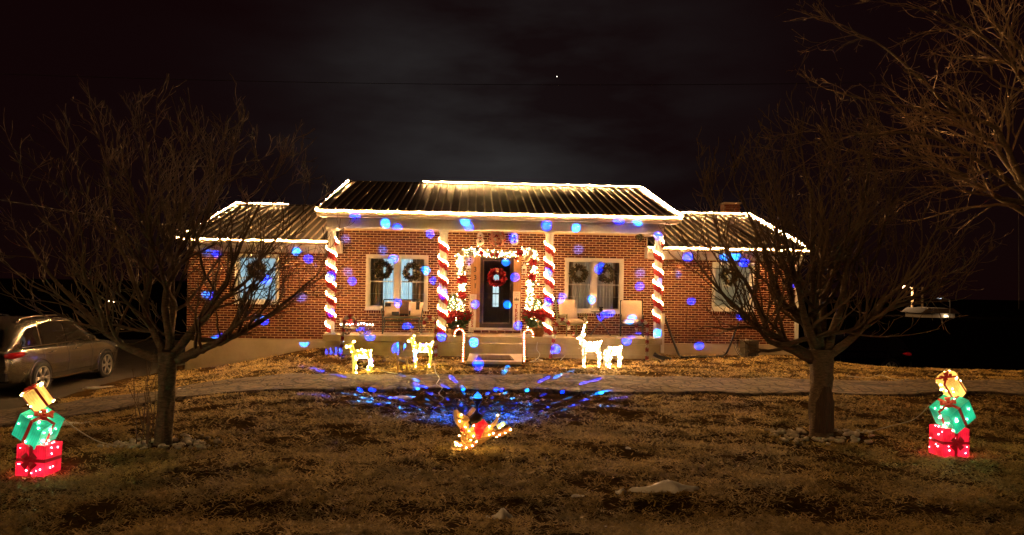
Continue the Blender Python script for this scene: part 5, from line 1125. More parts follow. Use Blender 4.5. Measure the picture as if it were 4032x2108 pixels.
for x, y in ((812, 938), (905, 985), (1018, 952), (1046, 972), (1137, 955), (1162, 983), (1268, 938), (1250, 982), (1368, 958), (1405, 948), (1495, 962), (1530, 990), (930, 1005)):
    beam_spot(ground2(x, y) + Vector((0, 0, 0.02)), R(0.62), random.randrange(2), 1.5)
def projector_light():
    l = bpy.data.lights.new('beam_light', 'POINT'); l.energy = 260.0; l.shadow_soft_size = 0.0; l.use_nodes = True
    n = l.node_tree; n.nodes.clear(); out = n.nodes.new('ShaderNodeOutputLight'); em = n.nodes.new('ShaderNodeEmission'); tc_ = n.nodes.new('ShaderNodeTexCoord')
    acc = [None, None]
    for d_, ci, co, k, w in DOTS:
        a = n.nodes.new('ShaderNodeVectorMath'); a.operation = 'DOT_PRODUCT'; a.inputs[1].default_value = d_; n.links.new(tc_.outputs['Normal'], a.inputs[0])
        m_ = n.nodes.new('ShaderNodeMapRange'); m_.inputs[1].default_value = co; m_.inputs[2].default_value = ci; m_.inputs[4].default_value = w; n.links.new(a.outputs['Value'], m_.inputs[0])
        if acc[k] is None: acc[k] = m_.outputs[0]
        else:
            q = n.nodes.new('ShaderNodeMath'); q.operation = 'ADD'; n.links.new(acc[k], q.inputs[0]); n.links.new(m_.outputs[0], q.inputs[1]); acc[k] = q.outputs[0]
    cols = []
    for k, cc in enumerate((DK, LT)):
        v = n.nodes.new('ShaderNodeVectorMath'); v.operation = 'SCALE'; v.inputs[0].default_value = cc; n.links.new(acc[k], v.inputs['Scale']); cols.append(v)
    ad_ = n.nodes.new('ShaderNodeVectorMath'); ad_.operation = 'ADD'; n.links.new(cols[0].outputs[0], ad_.inputs[0]); n.links.new(cols[1].outputs[0], ad_.inputs[1])
    n.links.new(ad_.outputs[0], em.inputs[0]); em.inputs[1].default_value = 260.0; n.links.new(em.outputs[0], out.inputs[0])
    o = bpy.data.objects.new('beam_light', l); COL.objects.link(o); o.parent = pj; o.location = SRC - pj.location
projector_light()
l = bpy.data.lights.new('dome_glow', 'SPOT'); l.energy = 170.0; l.color = (0.0, 0.05, 1.0); l.shadow_soft_size = 0.05; l.spot_size = R(152); l.spot_blend = 0.35
o = bpy.data.objects.new('dome_glow', l); COL.objects.link(o); o.parent = pj; o.location = (0, 0.05, hz + 0.12); o.rotation_euler = Vector((0, 0.45, -1)).to_track_quat('-Z', 'Y').to_euler()
# ================================================================== CARS
def car(label, loc, rz, paint, trim, cat, name):
    root = thing(name, label, cat, loc, (0, 0, rz))
    gl = M('car_glass', (0.006, 0.006, 0.007), 0.06, var=0.1, spec=0.9); rub = M('tyre_rubber', (0.012, 0.012, 0.012), 0.85); 
    def prof(y, tab):
        for (a, *p), (b, *q) in zip(tab, tab[1:]):
            if a <= y <= b:
                t = (y - a) / (b - a); return [u + (v - u) * t for u, v in zip(p, q)]
        return list(tab[-1][1:]) if y > tab[-1][0] else list(tab[0][1:])
    low = [(0.0, .78, .50, .98), (.06, .86, .42, 1.06), (.25, .94, .34, 1.12), (.6, .975, .30, 1.13), (1.2, .98, .28, 1.10), (3.4, .98, .28, 1.07), (3.8, .97, .28, 1.07), (4.3, .95, .28, 1.01), (4.7, .89, .30, .93), (4.9, .80, .36, .82), (5.0, .66, .44, .66)]
    ys = sorted(set([a[0] for a in low] + [.12, .4, .9, 1.5, 2, 2.5, 3, 3.6, 4.05, 4.5, 4.8])); m = MB(); npt = 14
    for y in ys:
        hw, zb, zt = prof(y, low); h = zt - zb
        half = [(hw * .88, zb), (hw * .955, zb + .10 * h), (hw * .985, zb + .28 * h), (hw, zb + .5 * h), (hw * .99, zb + .74 * h), (hw * .955, zb + .93 * h), (hw * .86, zt)]
        for x, z in half: m.v.append((x, y, z))
        for x, z in half[::-1]: m.v.append((-x, y, z))
    for i in range(len(ys) - 1):
        for j in range(npt): m.f.append((i * npt + j, i * npt + (j + 1) % npt, (i + 1) * npt + (j + 1) % npt, (i + 1) * npt + j))
    m.f.append(tuple(range(npt))); m.f.append(tuple(range((len(ys) - 1) * npt, len(ys) * npt))[::-1]); m.build('body', paint, root, True)
    roof = [(.04, 1.10, .80), (.30, 1.52, .74), (.52, 1.66, .74), (1.0, 1.735, .74), (1.7, 1.76, .74), (2.3, 1.745, .73), (2.75, 1.69, .71), (3.2, 1.43, .76), (3.72, 1.09, .84)]
    ys = sorted(set([a[0] for a in roof] + [.15, .4, .75, 1.35, 2, 2.55, 3, 3.45])); m = MB()
    def gw(y, z):
        zr, ht = prof(y, roof); hb_, _, zt = prof(y, low); b = zt - .03; t = min(1, max(0, (z - b) / max(.05, zr - .07 - b))); w0 = hb_ * .93; return w0 + (min(ht, w0) - w0) * t
    for y in ys:
        zr, ht = prof(y, roof); _, _, zt = prof(y, low); b = zt - .03; z1 = max(b + .02, zr - .07)
        half = [(gw(y, b), b), (gw(y, (b + z1) / 2) + .008, (b + z1) / 2), (gw(y, z1), z1), (gw(y, z1) * .90, max(z1, zr - .015)), (gw(y, z1) * .5, max(z1, zr + .005))]
        for x, z in half: m.v.append((x, y, z))
        for x, z in half[::-1]: m.v.append((-x, y, z))
    npt = 10
    for i in range(len(ys) - 1):
        for j in range(npt): m.f.append((i * npt + j, i * npt + (j + 1) % npt, (i + 1) * npt + (j + 1) % npt, (i + 1) * npt + j))
    m.f.append(tuple(range(npt))); m.build('roof', paint, root, True)
    def pane(name, poly, s, mat=gl, off=.014, par=root):
        m = MB(); n = len(poly); sub = []
        for (a, b), (c_, d_) in zip(poly, poly[1:] + poly[:1]):
            for t in (0, .34, .67): sub.append((a + (c_ - a) * t, b + (d_ - b) * t))
        cy_, cz_ = sum(p[0] for p in sub) / len(sub), sum(p[1] for p in sub) / len(sub)
        ring = [(s * (gw(y, z) + off), y, z) for y, z in sub] + [(s * (gw(cy_ + (y - cy_) * .5, cz_ + (z - cz_) * .5) + off + .006), cy_ + (y - cy_) * .5, cz_ + (z - cz_) * .5) for y, z in sub]
        k = len(sub); m.add(ring + [(s * (gw(cy_, cz_) + off + .008), cy_, cz_)], [(i, (i + 1) % k, k + (i + 1) % k, k + i) for i in range(k)] + [(k + i, k + (i + 1) % k, 2 * k) for i in range(k)]); return m.build(name, mat, par, True)
    for s in (-1, 1):
        pane('side_window', [(.40, 1.16), (1.08, 1.14), (1.08, 1.58), (.72, 1.55), (.42, 1.30)], s); pane('side_window', [(1.14, 1.14), (2.10, 1.12), (2.10, 1.65), (1.55, 1.66), (1.14, 1.60)], s); pane('side_window', [(2.17, 1.12), (3.20, 1.11), (3.02, 1.25), (2.62, 1.60), (2.17, 1.645)], s)
        m = MB(); m.tube([(s * (gw(y, 1.1) + .022), y, 1.115 - .012 * (y - .4) / 2.8 + .02) for y in np.linspace(.36, 3.3, 12)], .008, 5); m.tube([(s * (gw(y, prof(y, roof)[0] - .10) + .02), y, prof(y, roof)[0] - .095) for y in (.5, .8, 1.2, 1.7, 2.2, 2.6)], .007, 5); m.build('window_trim', trim, root)
        m = MB(); m.tube([(s * .70, .50, 1.69), (s * .69, .65, 1.775), (s * .68, 1.2, 1.81), (s * .67, 2.0, 1.80), (s * .66, 2.35, 1.755)], .022, 6); m.build('roof_rail', trim, root, True)
        for y in (1.35, 2.38):
            m = MB(); m.tube([(s * .99, y, .965), (s * 1.015, y + .05, .965), (s * 1.015, y + .15, .965), (s * .99, y + .20, .965)], .014, 6); m.build('handle', trim, root, True)
        m = MB(); m.tube([(s * 1.0, 1.28, .33), (s * 1.035, 1.6, .32), (s * 1.035, 3.1, .32), (s * 1.0, 3.42, .33)], .022, 6); m.build('running_board', trim, root)
        m = MB()
        for y in (1.12, 2.14, 3.22): m.tube([(s * .968, y, .36), (s * .984, y, .55), (s * .986, y, .75), (s * .975, y, .95), (s * .945, y + .01, 1.08)], .004, 4)
        m.build('door_seam', BLACKM, root)
        m = MB(); m.ball((s * 1.06, 3.02, 1.17), .095, 10, 7, (1.0, .55, .75)); m.tube([(s * .93, 3.05, 1.12), (s * 1.02, 3.03, 1.14)], .02, 5); m.build('mirror', paint, root, True)
        m = MB(); m.tube([(s * .74, .045, .97), (s * .86, .09, .97), (s * .945, .30, .99), (s * .962, .46, 1.0)], [.05, .07, .06, .015], 8); m.build('tail_light', M('tail_red', (.35, .01, .01), .15, emit=.05, ecol=(1, .02, .02), coat=.5), root, True)
        m = MB(); m.tube([(s * .62, 4.97, .74), (s * .80, 4.84, .78), (s * .90, 4.60, .83)], [.04, .06, .02], 8); m.build('headlight', M('lamp_glass', (.5, .5, .48), .1), root, True)
        for y in (.98, 3.88):
            m = MB(); m.add([(s * q, y + rr * math.cos(a), .38 + rr * math.sin(a)) for q, rr in ((.90, .455), (.992, .455), (1.0, .44), (.992, .415), (.90, .415)) for a in np.linspace(-.35, math.pi + .35, 19)], [(r_ * 19 + i, r_ * 19 + i + 1, (r_ + 1) * 19 + i + 1, (r_ + 1) * 19 + i) for r_ in range(4) for i in range(18)]); m.build('arch_trim', paint, root, True)
            m = MB(); m.add([(s * .987, y, .36)] + [(s * .987, y + .415 * math.cos(a), .38 + .415 * math.sin(a)) for a in np.linspace(-.35, math.pi + .35, 19)], [(0, i, i + 1) for i in range(1, 19)]); m.build('wheel_well', BLACKM, root)
            def lx(prof_, n=28):
                q = MB(); q.lathe(prof_, n, cap=False); q.v = [(s * (1.0 - .12 + z), y + a, .38 + b) for a, b, z in q.v]; return q
            wh = lx([(.0, .0), (.25, .0), (.36, -.02), (.38, .02), (.38, .11), (.36, .135), (.28, .14), (.265, .12), (.265, .09), (.0, .085)]); wh = wh.build('wheel', rub, root, True)
            q = MB(); q.lathe([(.268, .125), (.275, .142), (.255, .142), (.245, .10)], 28, cap=False)
            for k in range(6):
                a = k * math.pi / 3
                for da in (-.13, .13): q.bar((.05 * math.cos(a), .05 * math.sin(a), .125), (.25 * math.cos(a + da), .25 * math.sin(a + da), .135), .032, .018)
            q.lathe([(.0, .14), (.06, .138), (.07, .11)], 16, cap=False); q.v = [(s * (1.0 - .12 + z), y + a, .38 + b) for a, b, z in q.v]; q.build('rim', M('alloy', (.55, .52, .48), .3, .9, var=.1), wh, True)
    m = MB(); m.add([(-.62, .085, 1.19), (.62, .085, 1.19), (.56, .30, 1.54), (-.56, .30, 1.54)], [(0, 1, 2, 3)]); m.v = [(a, b - .02, c_) for a, b, c_ in m.v]; m.build('rear_window', gl, root)
    m = MB(); m.add([(-.72, 3.66, 1.15), (.72, 3.66, 1.15), (.62, 2.80, 1.685), (-.62, 2.80, 1.685)], [(0, 1, 2, 3)]); m.v = [(a, b + .02, c_ + .012) for a, b, c_ in m.v]; m.build('windscreen', gl, root)
    m = MB(); m.span((-.80, -.03, .42), (.80, .08, .60)); m.build('rear_bumper', BLACKM, root)
    m = MB(); m.span((-.26, -.008, .80), (.26, .02, .93)); m.build('number_plate', WHITE, root)
    return root
SILV = M('paint_taupe', (.175, .155, .130), .24, .7, var=.06, scale=3, coat=.6); CHR = M('chrome', (.75, .72, .66), .15, 1.0, var=.05)
cx_ = -11.0; cyy = 16.72
car('silver taupe family car parked beside the house seen from behind', (cx_, cyy, gz(-10.4, 19) + 0.035), R(-1), SILV, CHR, 'car', 'parked_car')
DKP = M('paint_black', (.008, .008, .009), .2, .3, var=.1, coat=.8)
p = atY(3290, 1440, 25.0); car('dark car in shadow beyond the lawn behind the thick trunked tree', (p.x + 6.2, 31.5, gz(p.x + 2, 31.5) - 0.3), R(90), DKP, CHR, 'car', 'dark_car')
# ================================================================== BARE TREES
def twig(mb, p, d, L_, r, lvl, up=0.25, n=5, wob=0.16, kids=(0, 3, 6), ang=(0.35, 0.8)):
    pts, rad = [p], [r]; dd = d.normalized(); q = p
    for i in range(n):
        dd = (dd + Vector((jit(wob), jit(wob), jit(wob) + up * 0.22))).normalized(); q = q + dd * (L_ / n); pts.append(q); rad.append(max(0.0034, r * (1 - 0.72 * (i + 1) / n)))
    mb.tube(pts, rad, 4 if lvl >= 2 else 3, cap=False)
    if lvl <= 0: return
    for k in range(kids[lvl]):
        t = random.uniform(0.18, 0.98); i = min(n - 1, int(t * n)); b = lerp(pts[i], pts[i + 1], t * n - i); ax = (pts[i + 1] - pts[i]).normalized()
        pr = ax.orthogonal().normalized(); pr.rotate(Quaternion(ax, random.uniform(0, 6.283))); a = random.uniform(*ang)
        twig(mb, b, ax * math.cos(a) + pr * math.sin(a), L_ * random.uniform(0.26, 0.55), rad[i] * 0.66, lvl - 1, up, max(3, n - 1), wob, kids, ang)
def bare_tree(label, base, trunk, tr, limbs, lr, sub, name='bare_tree', subL=(0.7, 1.3), kids=(0, 3, 6), up=0.5, barkm=BARK, spread=0.9, twigm=None, group='bare winter trees in the yard'):
    root = thing(name, label, 'tree', base, group=group); B = Vector(base)
    m = MB(); tp = cat_rom([Vector(p) - B for p in trunk], 9); n = len(tp); rr = []
    for i in range(n):
        t = i / (n - 1); rr.append(tr * (1.0 + 0.45 * max(0, 1 - t * 5) ** 2 + 0.20 * max(0, t - 0.75) * 4) * (1 + jit(0.03)))
    m.tube(tp, rr, 22)
    for i in range(n):
        for j in range(22):
            q = Vector(m.v[i * 22 + j]); a_ = j / 22 * 6.283; e_ = 1 + .07 * math.sin(3 * a_ + .25 * i) + .05 * math.sin(5 * a_ - .4 * i + 1) + jit(.035) + .20 * max(0, 1 - i / n * 7) * math.sin(4 * a_ + 1); m.v[i * 22 + j] = tuple(tp[i] + (q - tp[i]) * e_)
    m.build('trunk', barkm, root, True)
    crown = MB()
    done = []
    for k, lm in enumerate(limbs):
        lm = [Vector(p) - B for p in lm]; lr_ = lr
        if done and k % 2 and len(lm) == 3:                      # every other limb forks off the one before it
            q = done[-1]; i0 = int(len(q) * random.uniform(0.22, 0.42)); lm = [q[i0], lerp(q[i0], lm[2], 0.5) + Vector((jit(.08), jit(.08), -0.05 + jit(.06))), lm[2]]; lr_ = lr * 0.62
        lm = [lm[0]] + [w for a_, b_ in zip(lm, lm[1:]) for w in (lerp(a_, b_, .5) + Vector((jit(.07), jit(.07), jit(.07))) * (b_ - a_).length, b_)]
        P_ = cat_rom(lm, 4); n = len(P_); m = MB(); rr = [max(0.006, lr_ * (1 - 0.88 * (i / (n - 1)) ** 0.8)) for i in range(n)]
        P2 = [p + Vector((jit(0.012), jit(0.012), jit(0.012))) if 0 < i < n - 1 else p for i, p in enumerate(P_)]
        if not (k % 2): done.append(P2)
        m.tube(P2, rr, 8); m.build('limb', barkm, root, True)
        for _ in range(sub):
            t = random.uniform(0.16, 1.0) ; i = min(n - 2, int(t * (n - 1))); b = lerp(P2[i], P2[i + 1], t * (n - 1) - i); ax = (P2[i + 1] - P2[i]).normalized()
            pr = ax.orthogonal().normalized(); pr.rotate(Quaternion(ax, random.uniform(0, 6.283))); a = random.uniform(0.3, spread)
            twig(crown, b, ax * math.cos(a) + pr * math.sin(a) + Vector((0, 0, up * 0.7)), random.uniform(*subL) * (1.1 - 0.45 * t), max(0.0065, rr[i] * 0.5), 2, up, 7, 0.27, kids)
        twig(crown, P2[-1], P2[-1] - P2[-2], subL[0] * 0.7, rr[-1], 2, up, 6, 0.25, kids)
    crown.build('crown', twigm or TWIG, root)
    return root
def limb(f, e, Yf, Ye, bow_=0.45, lift=-0.10):
    a, b = at2(f[0], f[1], Yf), at2(e[0], e[1], Ye); mid = lerp(a, b, bow_) + Vector((0, 0, lift * (b - a).length)); return [a, mid, b]
random.seed(21)
b1 = ground(645, 1752); T = b1.y
f1 = (425, 900)
lims = [limb((408, 905), (60, 600), T, T + .5, .5, -.10), limb((405, 900), (170, 480), T, T - .6), limb((412, 890), (265, 400), T, T + .7), limb((418, 885), (370, 380), T, T - .3, .5, .0), limb((428, 880), (480, 390), T, T + .5, .5, .02), limb((436, 885), (590, 380), T, T - .4, .5, -.05), limb((440, 890), (690, 440), T, T + .6), limb((444, 895), (780, 520), T, T - .3, .5, -.10), limb((446, 905), (800, 690), T, T + .4, .55, -.08), limb((404, 910), (150, 760), T, T + .3, .5, -.06), limb((424, 885), (430, 430), T, T + 1.0, .5, 0), limb((424, 885), (330, 470), T, T - 1.0, .5, -.03), limb((445, 905), (640, 790), T, T - .5, .5, -.06)]
bare_tree('wide bare tree with ragged trunk and suckers on the silver car side', b1, [b1 - Vector((0, 0, .1)), at2(415, 1040, T), at2(420, 960, T), at2(424, 885, T)], .094, lims, .060, 11, kids=(0, 2, 5), subL=(.75, 1.5), up=.34)
b2 = ground(3232, 1716); T = b2.y
lims = [limb((2045, 900), (1745, 650), T, T - .3, .5, -.09), limb((2045, 890), (1790, 520), T, T + .5, .5, -.08), limb((2052, 880), (1850, 470), T, T - .6), limb((2058, 878), (1930, 440), T, T + .6, .5, -.03), limb((2064, 875), (2020, 400), T, T - .4, .5, 0), limb((2070, 875), (2110, 420), T, T + .5, .5, 0), limb((2078, 878), (2190, 400), T, T - .5, .5, -.04), limb((2084, 882), (2270, 470), T, T + .4, .5, -.07), limb((2090, 890), (2360, 560), T, T - .3, .5, -.08), limb((2092, 900), (2420, 690), T, T + .3, .5, -.09), limb((2040, 905), (1830, 760), T, T - .4, .5, -.08), limb((2092, 910), (2300, 760), T, T - .2, .5, -.07), limb((2066, 880), (2060, 470), T, T + 1.1, .5, 0), limb((2066, 880), (2140, 500), T, T - 1.1, .5, -.04), limb((2060, 880), (1960, 540), T, T - 1.0, .5, -.05), limb((2075, 880), (2230, 560), T, T + 1.0, .5, -.05)]
t2 = bare_tree('thick trunked bare tree with a bark wound before the cream blind window', b2, [b2 - Vector((0, 0, .1)), at2(2064, 1030, T), at2(2066, 960, T), at2(2066, 880, T)], .134, lims, .068, 11, kids=(0, 2, 5), subL=(.75, 1.4), up=.38)
m = MB()
wp = []
for i in range(9):
    z = 0.06 + i * 0.075
    for a in np.linspace(-1.0, 1.0, 9): q_ = a * (0.95 - 0.7 * max(0, i - 5) / 3 + jit(.06)); wp.append((0.154 * math.sin(q_) + jit(.004), -0.164 * math.cos(q_) + jit(.005), z))
m.add(wp, [(r_ * 9 + i, r_ * 9 + i + 1, (r_ + 1) * 9 + i + 1, (r_ + 1) * 9 + i) for r_ in range(8) for i in range(8)]); m.build('bark_wound', M('bare_wood', (.035, .020, .011), .9, scale=10, col2=(.08, .045, .022), stretch=(6, 6, .6), bump=.8), t2, True)
T = 13.5
lims = [[at2(2585, 480, T), at2(2500, 320, T - .3), at2(2330, 215, T - .6), at2(2110, 60, T - .8)], [at2(2585, 490, T), at2(2480, 350, T + .2), at2(2290, 270, T + .4), at2(2080, 225, T + .5)], [at2(2600, 520, T), at2(2500, 430, T - .4), at2(2300, 335, T - .6), at2(2040, 330, T - .5)], [at2(2610, 560, T), at2(2480, 480, T + .3), at2(2330, 400, T + .5), at2(2120, 370, T + .6)], [at2(2640, 420, T), at2(2560, 180, T - .5), at2(2440, 70, T - .7), at2(2300, 20, T - .9)], [at2(2640, 420, T), at2(2580, 150, T + .4), at2(2500, 60, T + .6), at2(2400, -60, T + .8)], [at2(2620, 540, T), at2(2520, 500, T - .2), at2(2420, 440, T - .4), at2(2260, 430, T - .4)]]
b3 = at2(2720, 900, T); b3 = Vector((b3.x, T, gz(b3.x, T)))
bare_tree('large bare tree reaching in over the yard from the street lamp side', b3, [b3 - Vector((0, 0, .2)), at2(2700, 760, T), at2(2650, 600, T), at2(2625, 430, T)], .26, lims, .070, 14, kids=(0, 2, 5), subL=(1.1, 2.2), up=.10, spread=.75, twigm=M('pale_lit_twig', (.24, .165, .095), .8, var=.3))  # paler species, with house light also put into the twig colour
# suckers and stones
random.seed(5)
sk = thing('sucker_shoots', 'thin bare shoots growing from the stones at the foot of the ragged trunk', 'shoots', b1 + Vector((-.16, -.12, 0)))
for k in range(9):
    m = MB(); twig(m, Vector((jit(.12), jit(.1), -.02)), Vector((-.15 + jit(.25), jit(.2), 1)), random.uniform(.35, .95), .008, 1, .6, 6, .08, (0, 2, 3), (.2, .5)); m.build('shoot', TWIG, sk)
STN = M('pale_stone', (.42, .36, .28), .85, var=.25, scale=9, bump=.4)
tmpl = []
for k in range(5):
    m = MB(); m.ball((0, 0, 0), .045, 8, 5, (1.2, .8, .55)); m.v = [(a + jit(.006), b + jit(.006), c_ + jit(.006)) for a, b, c_ in m.v]; tmpl.append(m.mesh('stone', STN, True))
for b, lab, rr, n, el in ((b1, 'ring of pale stones round the trunk with the shoots', .17, 95, 1.5), (b2, 'ring of pale stones round the thick wounded trunk', .22, 105, 1.45)):
    rt = thing('stone_ring', lab, 'stones', b, group='stone rings round the trees')
    for k in range(n):
        a = random.uniform(0, 6.283); r_ = rr + .30 * random.random() ** 1.4; x, y = r_ * math.cos(a) * el, r_ * math.sin(a)
        ob('stone', random.choice(tmpl), rt, loc=(x, y, gz(b.x + x, b.y + y) - b.z + .012 + .02 * random.random()), rot=(jit(.4), jit(.4), random.uniform(0, 6.283))).scale = (random.uniform(.5, 1.05),) * 3
# ================================================================== SNOW, CORDS, PIPES, WIRES
def snow(label, c, L_, W, h, rz=0, seed=0):
    rr = random.Random(seed); m = MB(); nr, na = 5, 22; ph = [rr.uniform(0, 6.28) for _ in range(4)]
    m.v.append((0, 0, h))
    for i in range(1, nr + 1):
        t = i / nr
        for j in range(na):
            a = 2 * math.pi * j / na; e = 1 + .22 * math.sin(2 * a + ph[0]) + .16 * math.sin(3 * a + ph[1]) + .12 * math.sin(7 * a + ph[2]) + rr.uniform(-.06, .06)
            x, y = L_ / 2 * t * e * math.cos(a), W / 2 * t * e * math.sin(a); m.v.append((x, y, h * (1 - t ** 2.2) * (0.75 + .35 * math.sin(x * 9 / max(.2, L_) + ph[3])) + (-.03 if i == nr else rr.uniform(0, .008))))
    m.f += [(0, 1 + j, 1 + (j + 1) % na) for j in range(na)]
    for i in range(nr - 1): m.f += [(1 + i * na + j, 1 + (i + 1) * na + j, 1 + (i + 1) * na + (j + 1) % na, 1 + i * na + (j + 1) % na) for j in range(na)]
    o = m.build('snow_patch', SNOW, None, True); o.location = c; o.rotation_euler = (0, 0, rz); tag(o, label, 'snow', 'leftover snow patches'); return o
snow('long melting snow ridge on the dark lawn below the thick trunked tree', ground2(1680, 1234), .62, .20, .085, R(3), 1)
snow('small flat snow scrap beside the long snow ridge', ground2(1562, 1240), .12, .09, .025, 0, 2)
snow('thin snow sliver at the lawn front edge below the dog', ground2(1455, 1249), .11, .05, .02, 0, 3)
snow('crumpled snow lump lowest in the front lawn', ground2(1262, 1305), .16, .13, .075, R(20), 4)
snow('snow crumb next to the crumpled lump', ground2(1226, 1304), .05, .05, .02, 0, 5)
snow('streaked snow strip at the driveway edge near the projector', ground2(1010, 1002), .60, .22, .03, R(8), 6)
snow('snow strip beside the driveway behind the gift tower near the car', ground2(265, 975) , .9, .10, .03, R(10), 7)
snow('snow strip on the lawn edge between gift tower and ragged tree', ground2(190, 1068), .55, .14, .035, R(4), 8)
snow('small snow bar at the driveway edge beside the ragged trunk', ground2(462, 981), .30, .09, .03, 0, 9)
snow('tiny snow bit on the lawn left of the dog display', ground2(931, 1053), .07, .06, .03, 0, 10)
snow('tiny snow crumb on the lawn between dog and thick trunk', ground2(1580, 1130), .06, .05, .02, 0, 11)
def cord(label, pts, r=.006, mat=WIREG, name='extension_cord', cat='cord', lift=.012):
    P_ = [Vector(p) + Vector((0, 0, lift)) for p in pts]; o0 = P_[0].copy(); q = cat_rom([p - o0 for p in P_], 6); m = MB(); m.tube(q, r, 5); o = m.build(name, mat, None, True); o.location = o0; tag(o, label, cat); return o
cord('white cord running from the gift tower to the ragged tree', [ground2(148, 1110) + Vector((0, 0, .30)), ground2(200, 1113) + Vector((0, 0, .12)), ground2(260, 1118), ground2(320, 1119), ground2(352, 1122)])
cord('white cord running from the thick trunk to the gift tower', [ground2(2100, 1083), ground2(2170, 1090), ground2(2240, 1080) + Vector((0, 0, .03)), ground2(2300, 1078) + Vector((0, 0, .12)), ground2(2338, 1070) + Vector((0, 0, .28))])
cord('white cord looping over the far lawn beside the gift tower', [ground2(2130, 947), ground2(2180, 952), ground2(2215, 946), ground2(2260, 958), ground2(2300, 952), ground2(2330, 965)], .008)
zz = [(1092, 925), (1096, 945), (1105, 960), (1098, 975), (1112, 985), (1104, 1000), (1116, 1012), (1106, 1022)]
cord('tangled white cord zigzagging across the cracked driveway', [ground2(*q) + Vector((0, 0, .05)) for q in zz], .006)
cord('white cord lying off the glowing doe', [ground2(905, 925), ground2(925, 932), ground2(945, 930), ground2(975, 938), ground2(1000, 942)], .007)
cord('white cord from the stag toward the porch column', [ground2(1410, 908), ground2(1425, 900) + Vector((0, 0, .08)), ground2(1440, 893) + Vector((0, 0, .16)), ground2(1458, 905) + Vector((0, 0, .28))], .008)
cord('pale cord hanging from planter down to the lawn by the glowing cane', [at2(1352, 862, 19.6), at2(1350, 880, 19.6), at2(1358, 893, 19.5), ground2(1350, 905), ground2(1335, 912), ground2(1365, 908), ground2(1345, 903)], .008)
cord('coiled pale cord on the porch floor under the dark framed chair', [Vector((atY(x, 1325, 20.4).x, 20.4 + dy, PZ)) for x, dy in ((2405, .1), (2430, -.1), (2420, -.25), (2455, -.1), (2465, .2), (2490, -.2), (2530, -.1), (2570, .1))], .010)
cord('pale cord lying on the porch floor under the bench', [Vector((atY(x, 1320, 20.2).x, 20.2 + dy, PZ)) for x, dy in ((1565, 0), (1600, -.1), (1615, .2), (1640, -.1), (1660, .1))], .009)
PIPE = M('black_pipe', (.014, .012, .011), .5, var=.2)
pts = [at2(1672, 800, 20.9), at2(1690, 850, 20.8), at2(1707, 893, 20.4), ground2(1716, 902), ground2(1760, 901), ground2(1805, 900), ground2(1822, 896), at2(1833, 880, 20.95), at2(1858, 815, 21.1)]
q = [Vector(p) for p in pts]
pp = thing('drain_pipe', 'black flexible drain pipe sagging along the foundation of the wing', 'pipe', ground2(1760, 901)); m = MB(); m.tube([p - pp.location + Vector((0, 0, .03)) for p in cat_rom(q[:4], 5)] , .036, 8); m.build('hose', PIPE, pp, True); m = MB(); m.tube([p - pp.location + Vector((0, 0, .03)) for p in cat_rom(q[3:], 5)], .030, 8); m.build('hose', PIPE, pp, True)
c = ground2(1690, 893); c.y = 19.35; sp_ = thing('drain_extension', 'ribbed black drain sleeve lying off the downspout', 'drain', (at2(1645, 880, 19.4).x, 19.4, 0)); P_ = [Vector((0, 0, .16)), Vector((.12, -.05, .09)), Vector((.28, -.10, .045)), Vector((.42, -.18, .03))]
m = MB(); n = 36; qq = cat_rom(P_, 12); m.tube(qq, [.06 if i % 2 else .05 for i in range(len(qq))], 10); m.build('sleeve', PIPE, sp_)
c = Vector((at2(1886, 880, 20.7).x, 20.75, gz(8, 20.7))); ub = thing('utility_box', 'grey utility cabinet with cables against the wing foundation', 'utility box', c)
GREYB = M('grey_box', (.10, .085, .065), .6, var=.15); m = MB(); m.span((-.2, -.2, -.1), (.2, .2, .42)); m.build('cabinet', GREYB, ub); m = MB(); m.prism([(-.22, .422), (.22, .422), (.18, .47), (-.18, .47)], -.22, .22); m.build('lid', GREYB, ub); m = MB(); m.span((-.13, -.212, .02), (.13, -.201, .36)); m.build('door', M('grey_box_dark', (.05, .043, .035), .6), ub)
for dx in (-.28, -.32, -.37): m = MB(); m.tube(bez((dx, .2, .42), (dx - .08, .0, .2), (dx + .05, -.1, .02)), .014, 6); m.build('cable', PIPE, ub)
def wire(label, a, b, sag, r=.012):
    a, b = Vector(a), Vector(b); m = MB(); m.tube([lerp(a, b, t) - a - Vector((0, 0, sag * 4 * t * (1 - t))) for t in np.linspace(0, 1, 25)], r, 4); o = m.build('overhead_wire', PIPE, None); o.location = a; tag(o, label, 'wire'); return o
wire('thin power line crossing the sky above the porch ridge', at2(-400, 170, 34), at2(2700, 195, 34), .55, .012)
o = wire('service wire running from the sky edge to the wing gable', at2(-60, 492, 19), at2(470, 572, 25), .05, .010); o.data.materials[0] = M('grey_wire', (.10, .085, .07), .7)
wire('hanging guy wire under the large overhanging tree', at2(2562, 480, 14), at2(2563, 778, 14), 0, .006)
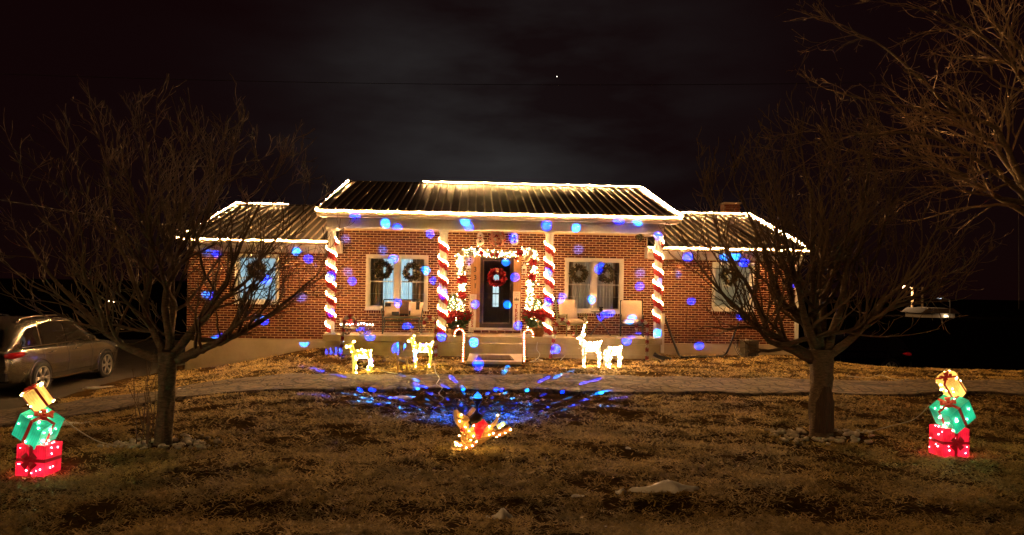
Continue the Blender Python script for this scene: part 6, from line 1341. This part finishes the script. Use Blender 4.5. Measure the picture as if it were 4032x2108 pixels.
# ================================================================== FAR THINGS
def pole(label, p, H, arm, lamp):
    r_ = thing('street_lamp' if lamp else 'utility_pole', label, 'street lamp' if lamp else 'pole', p); m = MB(); m.tube([(0, 0, -4), (0, 0, H)], [.26, .2], 8); m.build('post', M('pole_wood', (.30, .22, .13), .9), r_)
    if lamp:
        m = MB(); m.tube(bez((0, 0, H - .3), (-.4, 0, H + .5), (-1.9, 0, H + .35)), .07, 6); m.build('arm', M('pole_metal', (.3, .3, .3), .5, .5), r_)
        m = MB(); m.ball((-2.1, 0, H + .25), .42, 10, 7, (1.2, 1, .6)); m.build('lamp_head', EM('street_lamp_glow', (1.0, .62, .30), 14), r_, True)
        l = bpy.data.lights.new('lamp_light', 'POINT'); l.energy = 900; l.color = (1, .6, .28); l.shadow_soft_size = .5; o = bpy.data.objects.new('lamp_light', l); COL.objects.link(o); o.parent = r_; o.location = (-2.0, -.6, H - .5)
    else: m = MB(); m.bar((-1.2, 0, H - .8), (1.2, 0, H - .8), .12); m.build('crossarm', M('pole_wood', (.3, .22, .13)), r_)
a = at2(2295, 772, 130); pole('lit street lamp on a pole far beyond the thick trunked tree', Vector((a.x, 130, a.z)), at2(2295, 725, 130).z - a.z, 1, True)
a = at2(2320, 772, 150); pole('dark utility pole just past the lit street lamp', Vector((a.x, 150, a.z)), at2(2320, 722, 150).z - a.z, 1, False)
a = at2(2362, 784, 120); hr = thing('far_house', 'low distant house roof glowing near the street lamp', 'house', a)
m = MB(); m.span((-2.8, 0, -4), (2.8, 5, -.3)); m.build('wall', VINYL, hr); m = MB(); m.prism([(-3.4, -.3), (3.4, -.3), (2.2, .55), (-2.2, .55)], -.5, 5.5); m.build('roof', M('far_roof', (.07, .045, .028), .9), hr); m = MB(); m.span((.9, -.55, -.9), (1.3, -.02, -.6)); m.build('window', EM('far_window', (1, .7, .4), 1.5), hr)
a = at2(2385, 752, 119); pl_ = thing('yard_lamp', 'small bent yard lamp standing by the distant house roof', 'street lamp', Vector((a.x, 118.5, at2(2385, 785, 119).z))); m = MB(); m.tube([(0, 0, -3), (0, 0, 2.0), (-1.6, 0, 2.3)], .09, 6); m.build('post', M('pole_metal', (.3, .3, .3)), pl_); m = MB(); m.box((-2.0, 0, 2.25), (.9, .3, .12)); m.build('lamp_head', EM('yard_lamp_glow', (.8, .9, 1.0), .5), pl_)
a = at2(323, 778, 90); pole('distant lit lamp glimpsed through the ragged tree', Vector((a.x, 90, at2(323, 800, 90).z)), at2(323, 768, 90).z - at2(323, 800, 90).z, 1, True)
a = at2(2393, 846, 60)
pn = at2(1401, 193, 3000); m = MB(); m.ball((0, 0, 0), 1.9, 8, 6); o = m.build('planet', EM('planet_glow', (1, .9, .75), 1.2)); o.location = pn; tag(o, 'bright planet shining alone above the porch roof', 'planet')
